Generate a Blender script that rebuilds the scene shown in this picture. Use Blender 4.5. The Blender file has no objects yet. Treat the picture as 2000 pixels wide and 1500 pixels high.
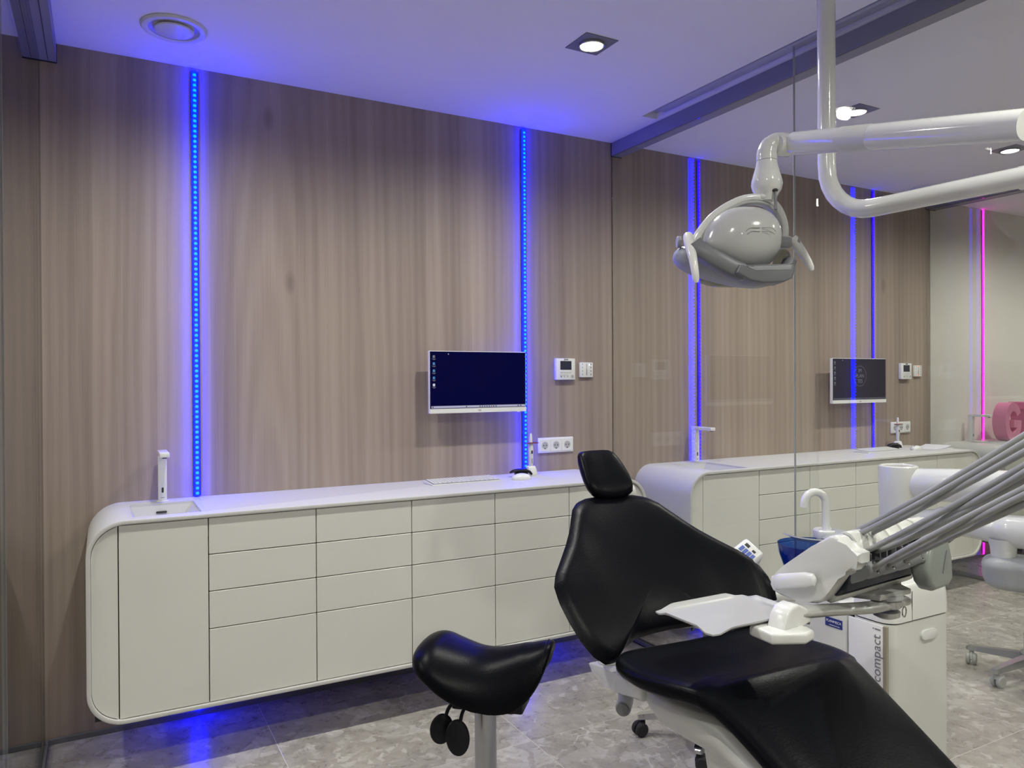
import bpy, bmesh, math, random
from mathutils import Vector, Matrix, Euler
from math import sin, cos, pi, radians as rad

S = bpy.context.scene
COL = S.collection
random.seed(7)

# ------------------------------------------------------------------ camera
cam_d = bpy.data.cameras.new('camera')
cam = bpy.data.objects.new('camera', cam_d)
COL.objects.link(cam)
CR = Vector((0.877995, -0.478643, -0.005045)).normalized()
CF = Vector((0.478618, 0.878006, -0.005424)).normalized()
CU = CR.cross(CF)
CR = CF.cross(CU)
m = Matrix((CR, CU, -CF)).transposed().to_4x4()
m.translation = Vector((0, -3.5, 1.4363))
cam.matrix_world = m
cam_d.sensor_width = 36.0
cam_d.lens = 36.0 * 1473.9 / 2000.0
cam_d.clip_start = 0.02
S.camera = cam

# ------------------------------------------------------------------ world, exposure
W = bpy.data.worlds.new('world')
S.world = W
W.use_nodes = True
W.node_tree.nodes['Background'].inputs[0].default_value = (0.5, 0.52, 0.6, 1)
W.node_tree.nodes['Background'].inputs[1].default_value = 0.02
S.view_settings.view_transform = 'Standard'
S.view_settings.look = 'None'
S.view_settings.gamma = 1.0
S.view_settings.use_curve_mapping = False
S.view_settings.exposure = 0.0
S.cycles.max_bounces = 7
S.cycles.diffuse_bounces = 5
S.cycles.glossy_bounces = 3
S.cycles.transmission_bounces = 4
S.cycles.transparent_max_bounces = 12
S.cycles.adaptive_threshold = 0.03
S.cycles.sample_clamp_indirect = 4.0
S.cycles.caustics_reflective = False
S.cycles.caustics_refractive = False
S.cycles.use_denoising = True
S.cycles.use_light_tree = False

SPOT_W = 66.0          # each ceiling lamp
BLUE_NEAR = 82.0       # radiance of the blue strips
BLUE_FAR = 9.0
PINK = 7.0

H = 2.78               # ceiling height
XG = (-0.206, 2.562, 5.512)   # glass partitions

# ------------------------------------------------------------------ materials
MATS = {}


def new_mat(name):
    mt = bpy.data.materials.new(name)
    mt.use_nodes = True
    MATS[name] = mt
    nt = mt.node_tree
    return mt, nt, nt.nodes['Principled BSDF']


def pmat(name, col, rough=0.5, metal=0.0, coat=0.0, bump=None, var=None, spec=None):
    mt, nt, b = new_mat(name)
    b.inputs['Base Color'].default_value = (*col, 1)
    b.inputs['Roughness'].default_value = rough
    b.inputs['Metallic'].default_value = metal
    b.inputs['Coat Weight'].default_value = coat
    if spec is not None:
        b.inputs['Specular IOR Level'].default_value = spec
    tc = nt.nodes.new('ShaderNodeTexCoord')
    if var:
        sc, amt = var
        n = nt.nodes.new('ShaderNodeTexNoise')
        n.inputs['Scale'].default_value = sc
        n.inputs['Detail'].default_value = 3
        nt.links.new(tc.outputs['Object'], n.inputs['Vector'])
        mx = nt.nodes.new('ShaderNodeMix')
        mx.data_type = 'RGBA'
        mx.inputs[6].default_value = tuple(max(0, c * (1 - amt)) for c in col) + (1,)
        mx.inputs[7].default_value = tuple(min(1, c * (1 + amt)) for c in col) + (1,)
        nt.links.new(n.outputs['Fac'], mx.inputs[0])
        nt.links.new(mx.outputs[2], b.inputs['Base Color'])
    if bump:
        sc, st = bump
        n = nt.nodes.new('ShaderNodeTexNoise')
        n.inputs['Scale'].default_value = sc
        n.inputs['Detail'].default_value = 4
        nt.links.new(tc.outputs['Object'], n.inputs['Vector'])
        bp = nt.nodes.new('ShaderNodeBump')
        bp.inputs['Strength'].default_value = st
        bp.inputs['Distance'].default_value = 0.01
        nt.links.new(n.outputs['Fac'], bp.inputs['Height'])
        nt.links.new(bp.outputs['Normal'], b.inputs['Normal'])
    return mt


def emat(name, col, strength, base=(0.02, 0.02, 0.02), sample=False):
    mt, nt, b = new_mat(name)
    if not sample:
        mt.cycles.emission_sampling = 'NONE'
    b.inputs['Base Color'].default_value = (*base, 1)
    b.inputs['Emission Color'].default_value = (*col, 1)
    b.inputs['Emission Strength'].default_value = strength
    return mt


def wood_mat():
    mt, nt, b = new_mat('wood')
    N, L = nt.nodes, nt.links
    geo = N.new('ShaderNodeNewGeometry')

    def mapping(scale, loc=(0, 0, 0)):
        mp = N.new('ShaderNodeMapping')
        mp.inputs['Scale'].default_value = scale
        mp.inputs['Location'].default_value = loc
        L.new(geo.outputs['Position'], mp.inputs['Vector'])
        return mp

    def noise(mp, scale, detail=4, rough=0.55, dist=0.0):
        n = N.new('ShaderNodeTexNoise')
        n.inputs['Scale'].default_value = scale
        n.inputs['Detail'].default_value = detail
        n.inputs['Roughness'].default_value = rough
        n.inputs['Distortion'].default_value = dist
        L.new(mp.outputs[0], n.inputs['Vector'])
        return n
    # wide staves: random tone per vertical board
    vo = N.new('ShaderNodeTexVoronoi')
    vo.voronoi_dimensions = '1D'
    vo.inputs['Scale'].default_value = 9.0
    vo.inputs['Randomness'].default_value = 0.9
    sx = N.new('ShaderNodeSeparateXYZ')
    L.new(geo.outputs['Position'], sx.inputs[0])
    wob = noise(mapping((3, 1, 0.5)), 1.5, 2)
    ad = N.new('ShaderNodeMath')
    ad.operation = 'MULTIPLY_ADD'
    ad.inputs[1].default_value = 0.02
    L.new(wob.outputs['Fac'], ad.inputs[0])
    L.new(sx.outputs[0], ad.inputs[2])
    L.new(ad.outputs[0], vo.inputs['W'])
    band = N.new('ShaderNodeSeparateColor')
    L.new(vo.outputs['Color'], band.inputs[0])
    soft = noise(mapping((5.0, 1, 0.12)), 1.0, 3)
    # fibres
    fib = noise(mapping((210, 1, 2.2)), 1.0, 3, 0.6)
    fib2 = noise(mapping((30, 1, 0.6)), 1.0, 4, 0.6, 0.6)
    # cathedral figure
    wv = N.new('ShaderNodeTexWave')
    wv.wave_type = 'RINGS'
    wv.rings_direction = 'Y'
    wv.inputs['Scale'].default_value = 2.2
    wv.inputs['Distortion'].default_value = 5.0
    wv.inputs['Detail'].default_value = 2
    wv.inputs['Detail Scale'].default_value = 1.3
    L.new(mapping((3.0, 1, 0.22), (-2.0, 0, -0.1)).outputs[0], wv.inputs['Vector'])

    def mul(a, k):
        q = N.new('ShaderNodeMath')
        q.operation = 'MULTIPLY'
        q.inputs[1].default_value = k
        L.new(a, q.inputs[0])
        return q.outputs[0]

    def add(a, c):
        q = N.new('ShaderNodeMath')
        q.operation = 'ADD'
        L.new(a, q.inputs[0])
        L.new(c, q.inputs[1])
        return q.outputs[0]
    mid_n = noise(mapping((9.0, 1, 0.22)), 1.0, 3, 0.45)
    t = add(mul(band.outputs[0], 0.10), mul(soft.outputs['Fac'], 0.44))
    t = add(t, mul(mid_n.outputs['Fac'], 0.24))
    t = add(t, mul(fib.outputs['Fac'], 0.17))
    t = add(t, mul(fib2.outputs['Fac'], 0.06))
    t = add(t, mul(wv.outputs['Fac'], 0.06))
    # small dark pores and knots
    kn = N.new('ShaderNodeTexVoronoi')
    kn.inputs['Scale'].default_value = 1.0
    L.new(mapping((3.2, 1, 1.5)).outputs[0], kn.inputs['Vector'])
    kr = N.new('ShaderNodeMapRange')
    kr.inputs['From Min'].default_value = 0.03
    kr.inputs['From Max'].default_value = 0.10
    kr.inputs['To Min'].default_value = -0.16
    kr.inputs['To Max'].default_value = 0.0
    L.new(kn.outputs['Distance'], kr.inputs['Value'])
    t = add(t, kr.outputs[0])
    cr = N.new('ShaderNodeValToRGB')
    e = cr.color_ramp.elements
    e[0].position, e[0].color = 0.36, (0.225, 0.178, 0.150, 1)
    e[1].position, e[1].color = 0.72, (0.445, 0.370, 0.305, 1)
    mid = cr.color_ramp.elements.new(0.54)
    mid.color = (0.335, 0.272, 0.225, 1)
    L.new(t, cr.inputs[0])
    L.new(cr.outputs[0], b.inputs['Base Color'])
    b.inputs['Roughness'].default_value = 0.5
    b.inputs['Specular IOR Level'].default_value = 0.35
    bp = N.new('ShaderNodeBump')
    bp.inputs['Strength'].default_value = 0.12
    bp.inputs['Distance'].default_value = 0.002
    L.new(fib.outputs['Fac'], bp.inputs['Height'])
    L.new(bp.outputs['Normal'], b.inputs['Normal'])
    return mt


def stone_mat():
    mt, nt, b = new_mat('stone')
    N, L = nt.nodes, nt.links
    geo = N.new('ShaderNodeNewGeometry')
    oi = N.new('ShaderNodeObjectInfo')
    mulv = N.new('ShaderNodeVectorMath')
    mulv.operation = 'MULTIPLY_ADD'
    mulv.inputs[1].default_value = (7.3, 4.1, 0)
    cb = N.new('ShaderNodeCombineXYZ')
    L.new(oi.outputs['Random'], cb.inputs[0])
    L.new(oi.outputs['Random'], cb.inputs[1])
    L.new(cb.outputs[0], mulv.inputs[0])
    L.new(geo.outputs['Position'], mulv.inputs[2])
    vec = mulv.outputs[0]

    def noise(scale, detail, rough=0.6, dist=0.0):
        n = N.new('ShaderNodeTexNoise')
        n.inputs['Scale'].default_value = scale
        n.inputs['Detail'].default_value = detail
        n.inputs['Roughness'].default_value = rough
        n.inputs['Distortion'].default_value = dist
        L.new(vec, n.inputs['Vector'])
        return n
    n1 = noise(2.6, 8, 0.66, 1.6)
    n2 = noise(16, 8, 0.7, 0.8)
    cr = N.new('ShaderNodeValToRGB')
    e = cr.color_ramp.elements
    e[0].position, e[0].color = 0.33, (0.220, 0.197, 0.172, 1)
    e[1].position, e[1].color = 0.66, (0.440, 0.415, 0.375, 1)
    mx0 = N.new('ShaderNodeMix')
    mx0.data_type = 'FLOAT'
    mx0.inputs[0].default_value = 0.5
    L.new(n1.outputs['Fac'], mx0.inputs[2])
    L.new(n2.outputs['Fac'], mx0.inputs[3])
    L.new(mx0.outputs[0], cr.inputs[0])
    # breccia flakes: distorted cells, only some of them pale
    warp = N.new('ShaderNodeVectorMath')
    warp.operation = 'MULTIPLY_ADD'
    warp.inputs[1].default_value = (0.16, 0.16, 0)
    nw = noise(9, 4)
    L.new(nw.outputs['Color'], warp.inputs[0])
    L.new(vec, warp.inputs[2])

    def cells(scale, lo, hi, seed):
        v = N.new('ShaderNodeTexVoronoi')
        v.inputs['Scale'].default_value = scale
        L.new(warp.outputs[0], v.inputs['Vector'])
        s = N.new('ShaderNodeSeparateColor')
        L.new(v.outputs['Color'], s.inputs[0])
        r = N.new('ShaderNodeMapRange')
        r.inputs['From Min'].default_value = lo
        r.inputs['From Max'].default_value = hi
        L.new(s.outputs[seed], r.inputs['Value'])
        return r.outputs[0]
    f1 = cells(12, 0.80, 0.95, 0)
    f2 = cells(38, 0.78, 0.98, 1)
    # thin veins
    def vein(scale, width):
        v = N.new('ShaderNodeTexVoronoi')
        v.feature = 'DISTANCE_TO_EDGE'
        v.inputs['Scale'].default_value = scale
        L.new(warp.outputs[0], v.inputs['Vector'])
        r = N.new('ShaderNodeMapRange')
        r.inputs['From Min'].default_value = 0.0
        r.inputs['From Max'].default_value = width
        r.inputs['To Min'].default_value = 1.0
        r.inputs['To Max'].default_value = 0.0
        L.new(v.outputs['Distance'], r.inputs['Value'])
        return r.outputs[0]
    v1 = vein(3.2, 0.016)
    msk = noise(2.2, 3)
    mr = N.new('ShaderNodeMapRange')
    mr.inputs['From Min'].default_value = 0.48
    mr.inputs['From Max'].default_value = 0.62
    L.new(msk.outputs['Fac'], mr.inputs['Value'])

    def mul(a, c):
        q = N.new('ShaderNodeMath')
        q.operation = 'MULTIPLY'
        L.new(a, q.inputs[0])
        if isinstance(c, (int, float)):
            q.inputs[1].default_value = c
        else:
            L.new(c, q.inputs[1])
        return q.outputs[0]
    col = cr.outputs[0]
    for fac, tint in ((mul(f1, mul(n2.outputs['Fac'], 0.75)), (0.60, 0.58, 0.55, 1)),
                      (mul(f2, mul(n1.outputs['Fac'], 0.9)), (0.64, 0.62, 0.58, 1)),
                      (mul(v1, mul(mr.outputs[0], 0.75)), (0.68, 0.66, 0.62, 1))):
        mx = N.new('ShaderNodeMix')
        mx.data_type = 'RGBA'
        L.new(fac, mx.inputs[0])
        L.new(col, mx.inputs[6])
        mx.inputs[7].default_value = tint
        col = mx.outputs[2]
    L.new(col, b.inputs['Base Color'])
    rr = N.new('ShaderNodeMapRange')
    rr.inputs['To Min'].default_value = 0.20
    rr.inputs['To Max'].default_value = 0.38
    L.new(n2.outputs['Fac'], rr.inputs['Value'])
    L.new(rr.outputs[0], b.inputs['Roughness'])
    b.inputs['Specular IOR Level'].default_value = 0.4
    return mt


def glass_mat(name, tint=(1, 1, 1), ior=1.5, refl=1.0):
    mt = bpy.data.materials.new(name)
    mt.use_nodes = True
    MATS[name] = mt
    nt = mt.node_tree
    N, L = nt.nodes, nt.links
    N.remove(N['Principled BSDF'])
    out = N['Material Output']
    tr = N.new('ShaderNodeBsdfTransparent')
    tr.inputs[0].default_value = (*tint, 1)
    gl = N.new('ShaderNodeBsdfGlossy')
    gl.inputs['Roughness'].default_value = 0.0
    fr = N.new('ShaderNodeFresnel')
    geo = N.new('ShaderNodeNewGeometry')
    mr = N.new('ShaderNodeMapRange')
    mr.inputs['To Min'].default_value = ior
    mr.inputs['To Max'].default_value = 1.0 / ior
    L.new(geo.outputs['Backfacing'], mr.inputs['Value'])
    L.new(mr.outputs[0], fr.inputs['IOR'])
    mlt = N.new('ShaderNodeMath')
    mlt.operation = 'MULTIPLY'
    mlt.inputs[1].default_value = refl
    L.new(fr.outputs[0], mlt.inputs[0])
    mx = N.new('ShaderNodeMixShader')
    L.new(mlt.outputs[0], mx.inputs[0])
    L.new(tr.outputs[0], mx.inputs[1])
    L.new(gl.outputs[0], mx.inputs[2])
    L.new(mx.outputs[0], out.inputs['Surface'])
    return mt


wood_mat()
stone_mat()
glass_mat('glass', (0.985, 0.99, 0.985))
glass_mat('blue_glass', (0.24, 0.40, 0.80), 1.5)
glass_mat('clear_plastic', (0.62, 0.66, 0.62), 1.45)
pmat('grout', (0.62, 0.60, 0.56), 0.8, var=(30, 0.1))
pmat('ceiling_paint', (0.84, 0.84, 0.83), 0.9, var=(3, 0.02))
pmat('wall_paint', (0.72, 0.70, 0.66), 0.85, var=(3, 0.02))
pmat('solid_surface', (0.60, 0.60, 0.58), 0.38, var=(2, 0.015))
pmat('lacquer', (0.72, 0.72, 0.665), 0.32, var=(2, 0.015))
pmat('dark_gap', (0.025, 0.025, 0.028), 0.7)
pmat('rail_metal', (0.24, 0.245, 0.27), 0.45, 0.2, var=(12, 0.06))
pmat('pane_edge', (0.42, 0.44, 0.46), 0.25, var=(12, 0.06))
pmat('rail_dark', (0.045, 0.045, 0.06), 0.5, 0.4)
pmat('graphite', (0.15, 0.153, 0.16), 0.4, 0.2, var=(12, 0.08))
pmat('leather', (0.0034, 0.0038, 0.0055), 0.33, bump=(180, 0.05), var=(6, 0.25), spec=0.08)
pmat('white_plastic', (0.78, 0.785, 0.76), 0.22, coat=0.25, var=(3, 0.02))
pmat('white_enamel', (0.76, 0.77, 0.75), 0.14, coat=0.5, var=(3, 0.02))
pmat('off_white', (0.66, 0.67, 0.63), 0.35, var=(4, 0.03))
pmat('tray_white', (0.43, 0.435, 0.435), 0.35, var=(4, 0.02))
pmat('shaded_enamel', (0.50, 0.505, 0.50), 0.16, coat=0.5, var=(3, 0.02))  # white enamel greyed for the lamp dome: its shade is put into the colour
pmat('smoke_plastic', (0.27, 0.295, 0.275), 0.22, var=(6, 0.06))
pmat('light_grey', (0.42, 0.43, 0.43), 0.4, var=(6, 0.04))
pmat('mid_grey', (0.17, 0.175, 0.19), 0.42, var=(6, 0.05))
pmat('cool_grey', (0.33, 0.345, 0.36), 0.45, var=(6, 0.04))
pmat('hose_grey', (0.40, 0.41, 0.395), 0.55, var=(20, 0.06))
pmat('black_plastic', (0.006, 0.0065, 0.009), 0.4, var=(10, 0.15), spec=0.25)
pmat('dark_rubber', (0.02, 0.02, 0.022), 0.6, var=(20, 0.15))
pmat('deep_navy', (0.008, 0.012, 0.03), 0.35, var=(10, 0.2))
pmat('chrome', (0.62, 0.62, 0.63), 0.12, 1.0, var=(10, 0.04))
pmat('brushed', (0.45, 0.46, 0.47), 0.3, 1.0, var=(30, 0.06))
pmat('satin_metal', (0.52, 0.52, 0.50), 0.36, 0.45, var=(20, 0.05))
pmat('pink_paint', (0.62, 0.20, 0.36), 0.5, var=(5, 0.05))
pmat('pink_dark', (0.50, 0.13, 0.27), 0.5, var=(5, 0.05))
pmat('copper', (0.26, 0.07, 0.06), 0.35, 0.3, var=(10, 0.1))
pmat('sticker_blue', (0.02, 0.04, 0.22), 0.4)
pmat('button_blue', (0.10, 0.16, 0.46), 0.35)
pmat('print_grey', (0.22, 0.22, 0.23), 0.5)
pmat('print_black', (0.03, 0.03, 0.03), 0.5)
pmat('print_white', (0.75, 0.76, 0.8), 0.5)
pmat('gold_strip', (0.45, 0.40, 0.30), 0.35, 0.5)
pmat('wheel_grey', (0.36, 0.37, 0.36), 0.5, var=(20, 0.05))
pmat('lcd_dark', (0.03, 0.035, 0.055), 0.15)
emat('screen_navy', (0.006, 0.006, 0.30), 0.11, (0.001, 0.001, 0.002))
MATS['screen_navy'].node_tree.nodes['Principled BSDF'].inputs['Roughness'].default_value = 0.35
MATS['screen_navy'].node_tree.nodes['Principled BSDF'].inputs['Specular IOR Level'].default_value = 0.05
emat('screen_grey', (0.25, 0.25, 0.4), 0.05, (0.006, 0.006, 0.01))
MATS['screen_grey'].node_tree.nodes['Principled BSDF'].inputs['Roughness'].default_value = 0.35
MATS['screen_grey'].node_tree.nodes['Principled BSDF'].inputs['Specular IOR Level'].default_value = 0.05
emat('taskbar_light', (0.72, 0.72, 1.0), 0.50)
emat('taskbar_dim', (0.4, 0.45, 0.6), 0.12)
emat('icon_white', (0.85, 0.9, 1.0), 0.6)
emat('icon_blue', (0.08, 0.35, 0.75), 0.5)
emat('icon_dim', (0.4, 0.42, 0.5), 0.32)
emat('icon_red', (0.5, 0.08, 0.1), 0.4)
emat('icon_navy', (0.02, 0.05, 0.2), 0.2)
emat('lamp_glow', (1.0, 0.97, 0.88), 9.0)
emat('lamp_core', (1.0, 0.97, 0.88), 24.0)
emat('led_blue_base', (0.0, 0.0004, 1.0), BLUE_NEAR, sample=True)
emat('led_blue_dot', (0.0, 0.45, 1.0), 1.2)
emat('led_far_base', (0.002, 0.0, 1.0), BLUE_FAR, sample=True)
emat('led_far_dot', (0.22, 0.02, 1.0), 1.2)
emat('led_pink_base', (1.0, 0.006, 0.62), PINK, sample=True)
emat('led_pink_dot', (1.0, 0.25, 0.95), 1.2)
emat('led_white', (0.8, 0.85, 1.0), 3.0)
emat('led_red', (1.0, 0.25, 0.22), 1.2)


# ------------------------------------------------------------------ mesh helpers
def finish(name, bm, mat, parent=None, smooth=35, tri=False):
    me = bpy.data.meshes.new(name)
    bmesh.ops.recalc_face_normals(bm, faces=bm.faces[:])
    bm.to_mesh(me)
    bm.free()
    me.materials.append(MATS[mat])
    if smooth:
        for p in me.polygons:
            p.use_smooth = True
        me.set_sharp_from_angle(angle=rad(smooth))
    o = bpy.data.objects.new(name, me)
    COL.objects.link(o)
    if parent is not None:
        o.parent = parent
    return o


def BM():
    return bmesh.new()


def box(bm, a, b, bev=0.0, seg=2):
    x0, y0, z0 = (min(a[i], b[i]) for i in range(3))
    x1, y1, z1 = (max(a[i], b[i]) for i in range(3))
    vs = [bm.verts.new(p) for p in ((x0, y0, z0), (x1, y0, z0), (x1, y1, z0), (x0, y1, z0),
                                    (x0, y0, z1), (x1, y0, z1), (x1, y1, z1), (x0, y1, z1))]
    fs = [bm.faces.new([vs[i] for i in f]) for f in ((0, 3, 2, 1), (4, 5, 6, 7), (0, 1, 5, 4), (1, 2, 6, 5), (2, 3, 7, 6), (3, 0, 4, 7))]
    if bev > 0:
        es = {e for f in fs for e in f.edges}
        bmesh.ops.bevel(bm, geom=list(es), offset=bev, segments=seg, profile=0.5, affect='EDGES')
    return bm


def xform(bm, mat, start=0):
    bm.verts.ensure_lookup_table()
    for v in bm.verts[start:]:
        v.co = mat @ v.co
    return bm


def prism(bm, poly, d0, d1, plane='xz', bev=0.0, seg=2):
    """closed polygon in a plane, extruded between d0 and d1 along the third axis"""
    def P(p, d):
        if plane == 'xz':
            return (p[0], d, p[1])
        if plane == 'yz':
            return (d, p[0], p[1])
        return (p[0], p[1], d)
    a = [bm.verts.new(P(p, d0)) for p in poly]
    b = [bm.verts.new(P(p, d1)) for p in poly]
    n = len(poly)
    f0 = bm.faces.new(a)
    f1 = bm.faces.new(b[::-1])
    sd = [bm.faces.new([a[i], b[i], b[(i + 1) % n], a[(i + 1) % n]]) for i in range(n)]
    if bev > 0:
        es = list(set(f0.edges) | set(f1.edges))
        bmesh.ops.bevel(bm, geom=es, offset=bev, segments=seg, profile=0.5, affect='EDGES')
    return bm


def lathe(bm, prof, n=32, M=None, close=True):
    """profile of (radius, z) spun about z"""
    rings = []
    for r, z in prof:
        if r < 1e-6:
            rings.append([bm.verts.new((0, 0, z))])
        else:
            rings.append([bm.verts.new((r * cos(2 * pi * i / n), r * sin(2 * pi * i / n), z)) for i in range(n)])
    new = [v for r in rings for v in r]
    for k in range(len(rings) - 1):
        a, b = rings[k], rings[k + 1]
        if len(a) == 1 and len(b) == 1:
            continue
        for i in range(n):
            j = (i + 1) % n
            if len(a) == 1:
                bm.faces.new([a[0], b[i], b[j]])
            elif len(b) == 1:
                bm.faces.new([a[i], b[0], a[j]])
            else:
                bm.faces.new([a[i], b[i], b[j], a[j]])
    if close:
        if len(rings[0]) > 1:
            bm.faces.new(rings[0][::-1])
        if len(rings[-1]) > 1:
            bm.faces.new(rings[-1])
    if M is not None:
        for v in new:
            v.co = M @ v.co
    return bm


def smooth_path(pts, n=8):
    """Catmull-Rom through the points"""
    P = [Vector(p) for p in pts]
    if len(P) < 3:
        return P
    Q = [2 * P[0] - P[1]] + P + [2 * P[-1] - P[-2]]
    out = []
    for i in range(1, len(Q) - 2):
        for k in range(n):
            t = k / n
            a, b, c, d = Q[i - 1], Q[i], Q[i + 1], Q[i + 2]
            out.append(0.5 * ((2 * b) + (c - a) * t + (2 * a - 5 * b + 4 * c - d) * t * t + (3 * b - a - 3 * c + d) * t ** 3))
    out.append(P[-1])
    return out


def tube(bm, pts, r, n=12, cap=True, sq=None):
    """round (or scaled) tube along a polyline; r may be a list"""
    P = [Vector(p) for p in pts]
    m_ = len(P)
    R_ = r if isinstance(r, (list, tuple)) else [r] * m_
    T = []
    for i in range(m_):
        a = P[max(0, i - 1)]
        b = P[min(m_ - 1, i + 1)]
        T.append((b - a).normalized())
    up = Vector((0, 0, 1)) if abs(T[0].z) < 0.95 else Vector((1, 0, 0))
    nx = (up - T[0] * up.dot(T[0])).normalized()
    rings = []
    for i in range(m_):
        nx = (nx - T[i] * nx.dot(T[i])).normalized()
        ny = T[i].cross(nx)
        sx_, sy_ = sq or (1, 1)
        rings.append([bm.verts.new(P[i] + (nx * cos(2 * pi * k / n) * sx_ + ny * sin(2 * pi * k / n) * sy_) * R_[i]) for k in range(n)])
    for i in range(m_ - 1):
        for k in range(n):
            j = (k + 1) % n
            bm.faces.new([rings[i][k], rings[i][j], rings[i + 1][j], rings[i + 1][k]])
    if cap:
        bm.faces.new(rings[0][::-1])
        bm.faces.new(rings[-1])
    return bm


def loft(bm, secs, close_ends=True, closed=True):
    rings = [[bm.verts.new(p) for p in s] for s in secs]
    n = len(rings[0])
    for a, b in zip(rings, rings[1:]):
        for k in range(n if closed else n - 1):
            j = (k + 1) % n
            bm.faces.new([a[k], a[j], b[j], b[k]])
    if close_ends:
        bm.faces.new(rings[0][::-1])
        bm.faces.new(rings[-1])
    return bm


def ellipsoid(bm, c, r, nu=32, nv=18, e=1.0, M=None):
    """superellipsoid"""
    def sp(x, p):
        return math.copysign(abs(x) ** p, x)
    new = []
    rings = []
    for i in range(nv + 1):
        ph = -pi / 2 + pi * i / nv
        if i in (0, nv):
            v = bm.verts.new((0, 0, r[2] * (-1 if i == 0 else 1)))
            rings.append([v])
            new.append(v)
            continue
        rg = []
        for k in range(nu):
            th = 2 * pi * k / nu
            v = bm.verts.new((r[0] * sp(cos(ph), e) * sp(cos(th), e), r[1] * sp(cos(ph), e) * sp(sin(th), e), r[2] * sp(sin(ph), e)))
            rg.append(v)
            new.append(v)
        rings.append(rg)
    for a, b in zip(rings, rings[1:]):
        for k in range(nu):
            j = (k + 1) % nu
            if len(a) == 1:
                bm.faces.new([a[0], b[k], b[j]])
            elif len(b) == 1:
                bm.faces.new([a[k], b[0], a[j]])
            else:
                bm.faces.new([a[k], b[k], b[j], a[j]])
    MM = Matrix.Translation(Vector(c)) @ (M.to_4x4() if M is not None else Matrix.Identity(4))
    for v in new:
        v.co = MM @ v.co
    return new


def rrect(x0, x1, z0, z1, r, n=8):
    pts = []
    for cx, cz, a0 in ((x1 - r, z1 - r, 0), (x0 + r, z1 - r, 90), (x0 + r, z0 + r, 180), (x1 - r, z0 + r, 270)):
        for i in range(n + 1):
            a = rad(a0 + 90 * i / n)
            pts.append((cx + r * cos(a), cz + r * sin(a)))
    return pts


def basis(origin, X, Y, Z):
    M = Matrix((X, Y, Z)).transposed().to_4x4()
    M.translation = Vector(origin)
    return M


def text_obj(name, body, size, mat, M, parent=None, extrude=0.0004, font_scale_x=1.0, align='CENTER', bold=0.0):
    c = bpy.data.curves.new(name, 'FONT')
    c.body = body
    c.size = size
    c.extrude = extrude
    c.offset = bold
    c.align_x = align
    c.align_y = 'CENTER'
    c.resolution_u = 3
    t = bpy.data.objects.new(name, c)
    COL.objects.link(t)
    dg = bpy.context.evaluated_depsgraph_get()
    me = bpy.data.meshes.new_from_object(t.evaluated_get(dg))
    bpy.data.objects.remove(t)
    bpy.data.curves.remove(c)
    me.materials.clear()
    me.materials.append(MATS[mat])
    for v in me.vertices:
        v.co.x *= font_scale_x
        v.co = M @ v.co
    o = bpy.data.objects.new(name, me)
    COL.objects.link(o)
    if parent is not None:
        o.parent = parent
    return o


def thing(name, label, cat, loc=(0, 0, 0), rz=0.0, group=None):
    o = bpy.data.objects.new(name, None)
    o.empty_display_size = 0.05
    o.location = loc
    o.rotation_euler = (0, 0, rz)
    COL.objects.link(o)
    return tag(o, label, cat, group)


def tag(o, label, cat, group=None):
    o['label'] = label
    o['category'] = cat
    if group:
        o['group'] = group
    return o


def struct(o, label=None):
    o['kind'] = 'structure'
    if label:
        o['label'] = label
    return o


def copy_tree(o, parent=None):
    c = o.copy()
    COL.objects.link(c)
    c.parent = parent
    for ch in list(o.children):
        copy_tree(ch, c)
    return c


def lit(name, mat, parent, fn, smooth=35):
    """build one part: fn adds shapes to the bmesh"""
    bm = BM()
    fn(bm)
    return finish(name, bm, mat, parent, smooth)


# world orientation helpers: facing the wall from the room (text on y = const planes)
def wall_text_M(x, y, z):
    return basis((x, y, z), Vector((1, 0, 0)), Vector((0, 0, 1)), Vector((0, -1, 0)))


# ================================================================== SETTING
X0, X1, Y0 = -3.2, 9.2, -6.4

# floor: grout bed and single tiles
floor = struct(lit('floor', 'grout', None, lambda b: box(b, (X0, Y0, -0.06), (X1, 0.0, -0.0008)), 0), 'grey beige marble-look tiled floor')
TS = 0.893
tile_cache = {}
ix0 = int(math.floor((X0 - 0.603) / TS))
ix1 = int(math.ceil((X1 - 0.603) / TS))
for i in range(ix0, ix1):
    for j in range(0, 8):
        xa = max(X0, 0.603 + i * TS)
        xb = min(X1, 0.603 + (i + 1) * TS)
        yb = -0.012 - j * TS
        ya = max(Y0, yb - TS)
        if xb - xa < 0.05 or yb - ya < 0.05:
            continue
        key = (round(xb - xa, 3), round(yb - ya, 3))
        if key not in tile_cache:
            b_ = BM()
            box(b_, (0.0013, 0.0013, -0.012), (xb - xa - 0.0013, yb - ya - 0.0013, 0.0), 0.0006, 1)
            o = finish('floor_tile', b_, 'stone', floor, 0)
            tile_cache[key] = o.data
        else:
            o = bpy.data.objects.new('floor_tile', tile_cache[key])
            COL.objects.link(o)
            o.parent = floor
        o.location = (xa, ya, 0)

# ceiling with the door-track slot along the glass
def ceil_fn(b):
    SX0, SX1, SY = 2.437, 2.535, -0.43
    box(b, (X0, Y0, H), (SX0, 0.0, H + 0.14))
    box(b, (SX0, SY, H), (SX1, 0.0, H + 0.14))
    box(b, (SX1, Y0, H), (X1, 0.0, H + 0.14))
    box(b, (SX0, Y0, H + 0.07), (SX1, SY, H + 0.14))


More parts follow.
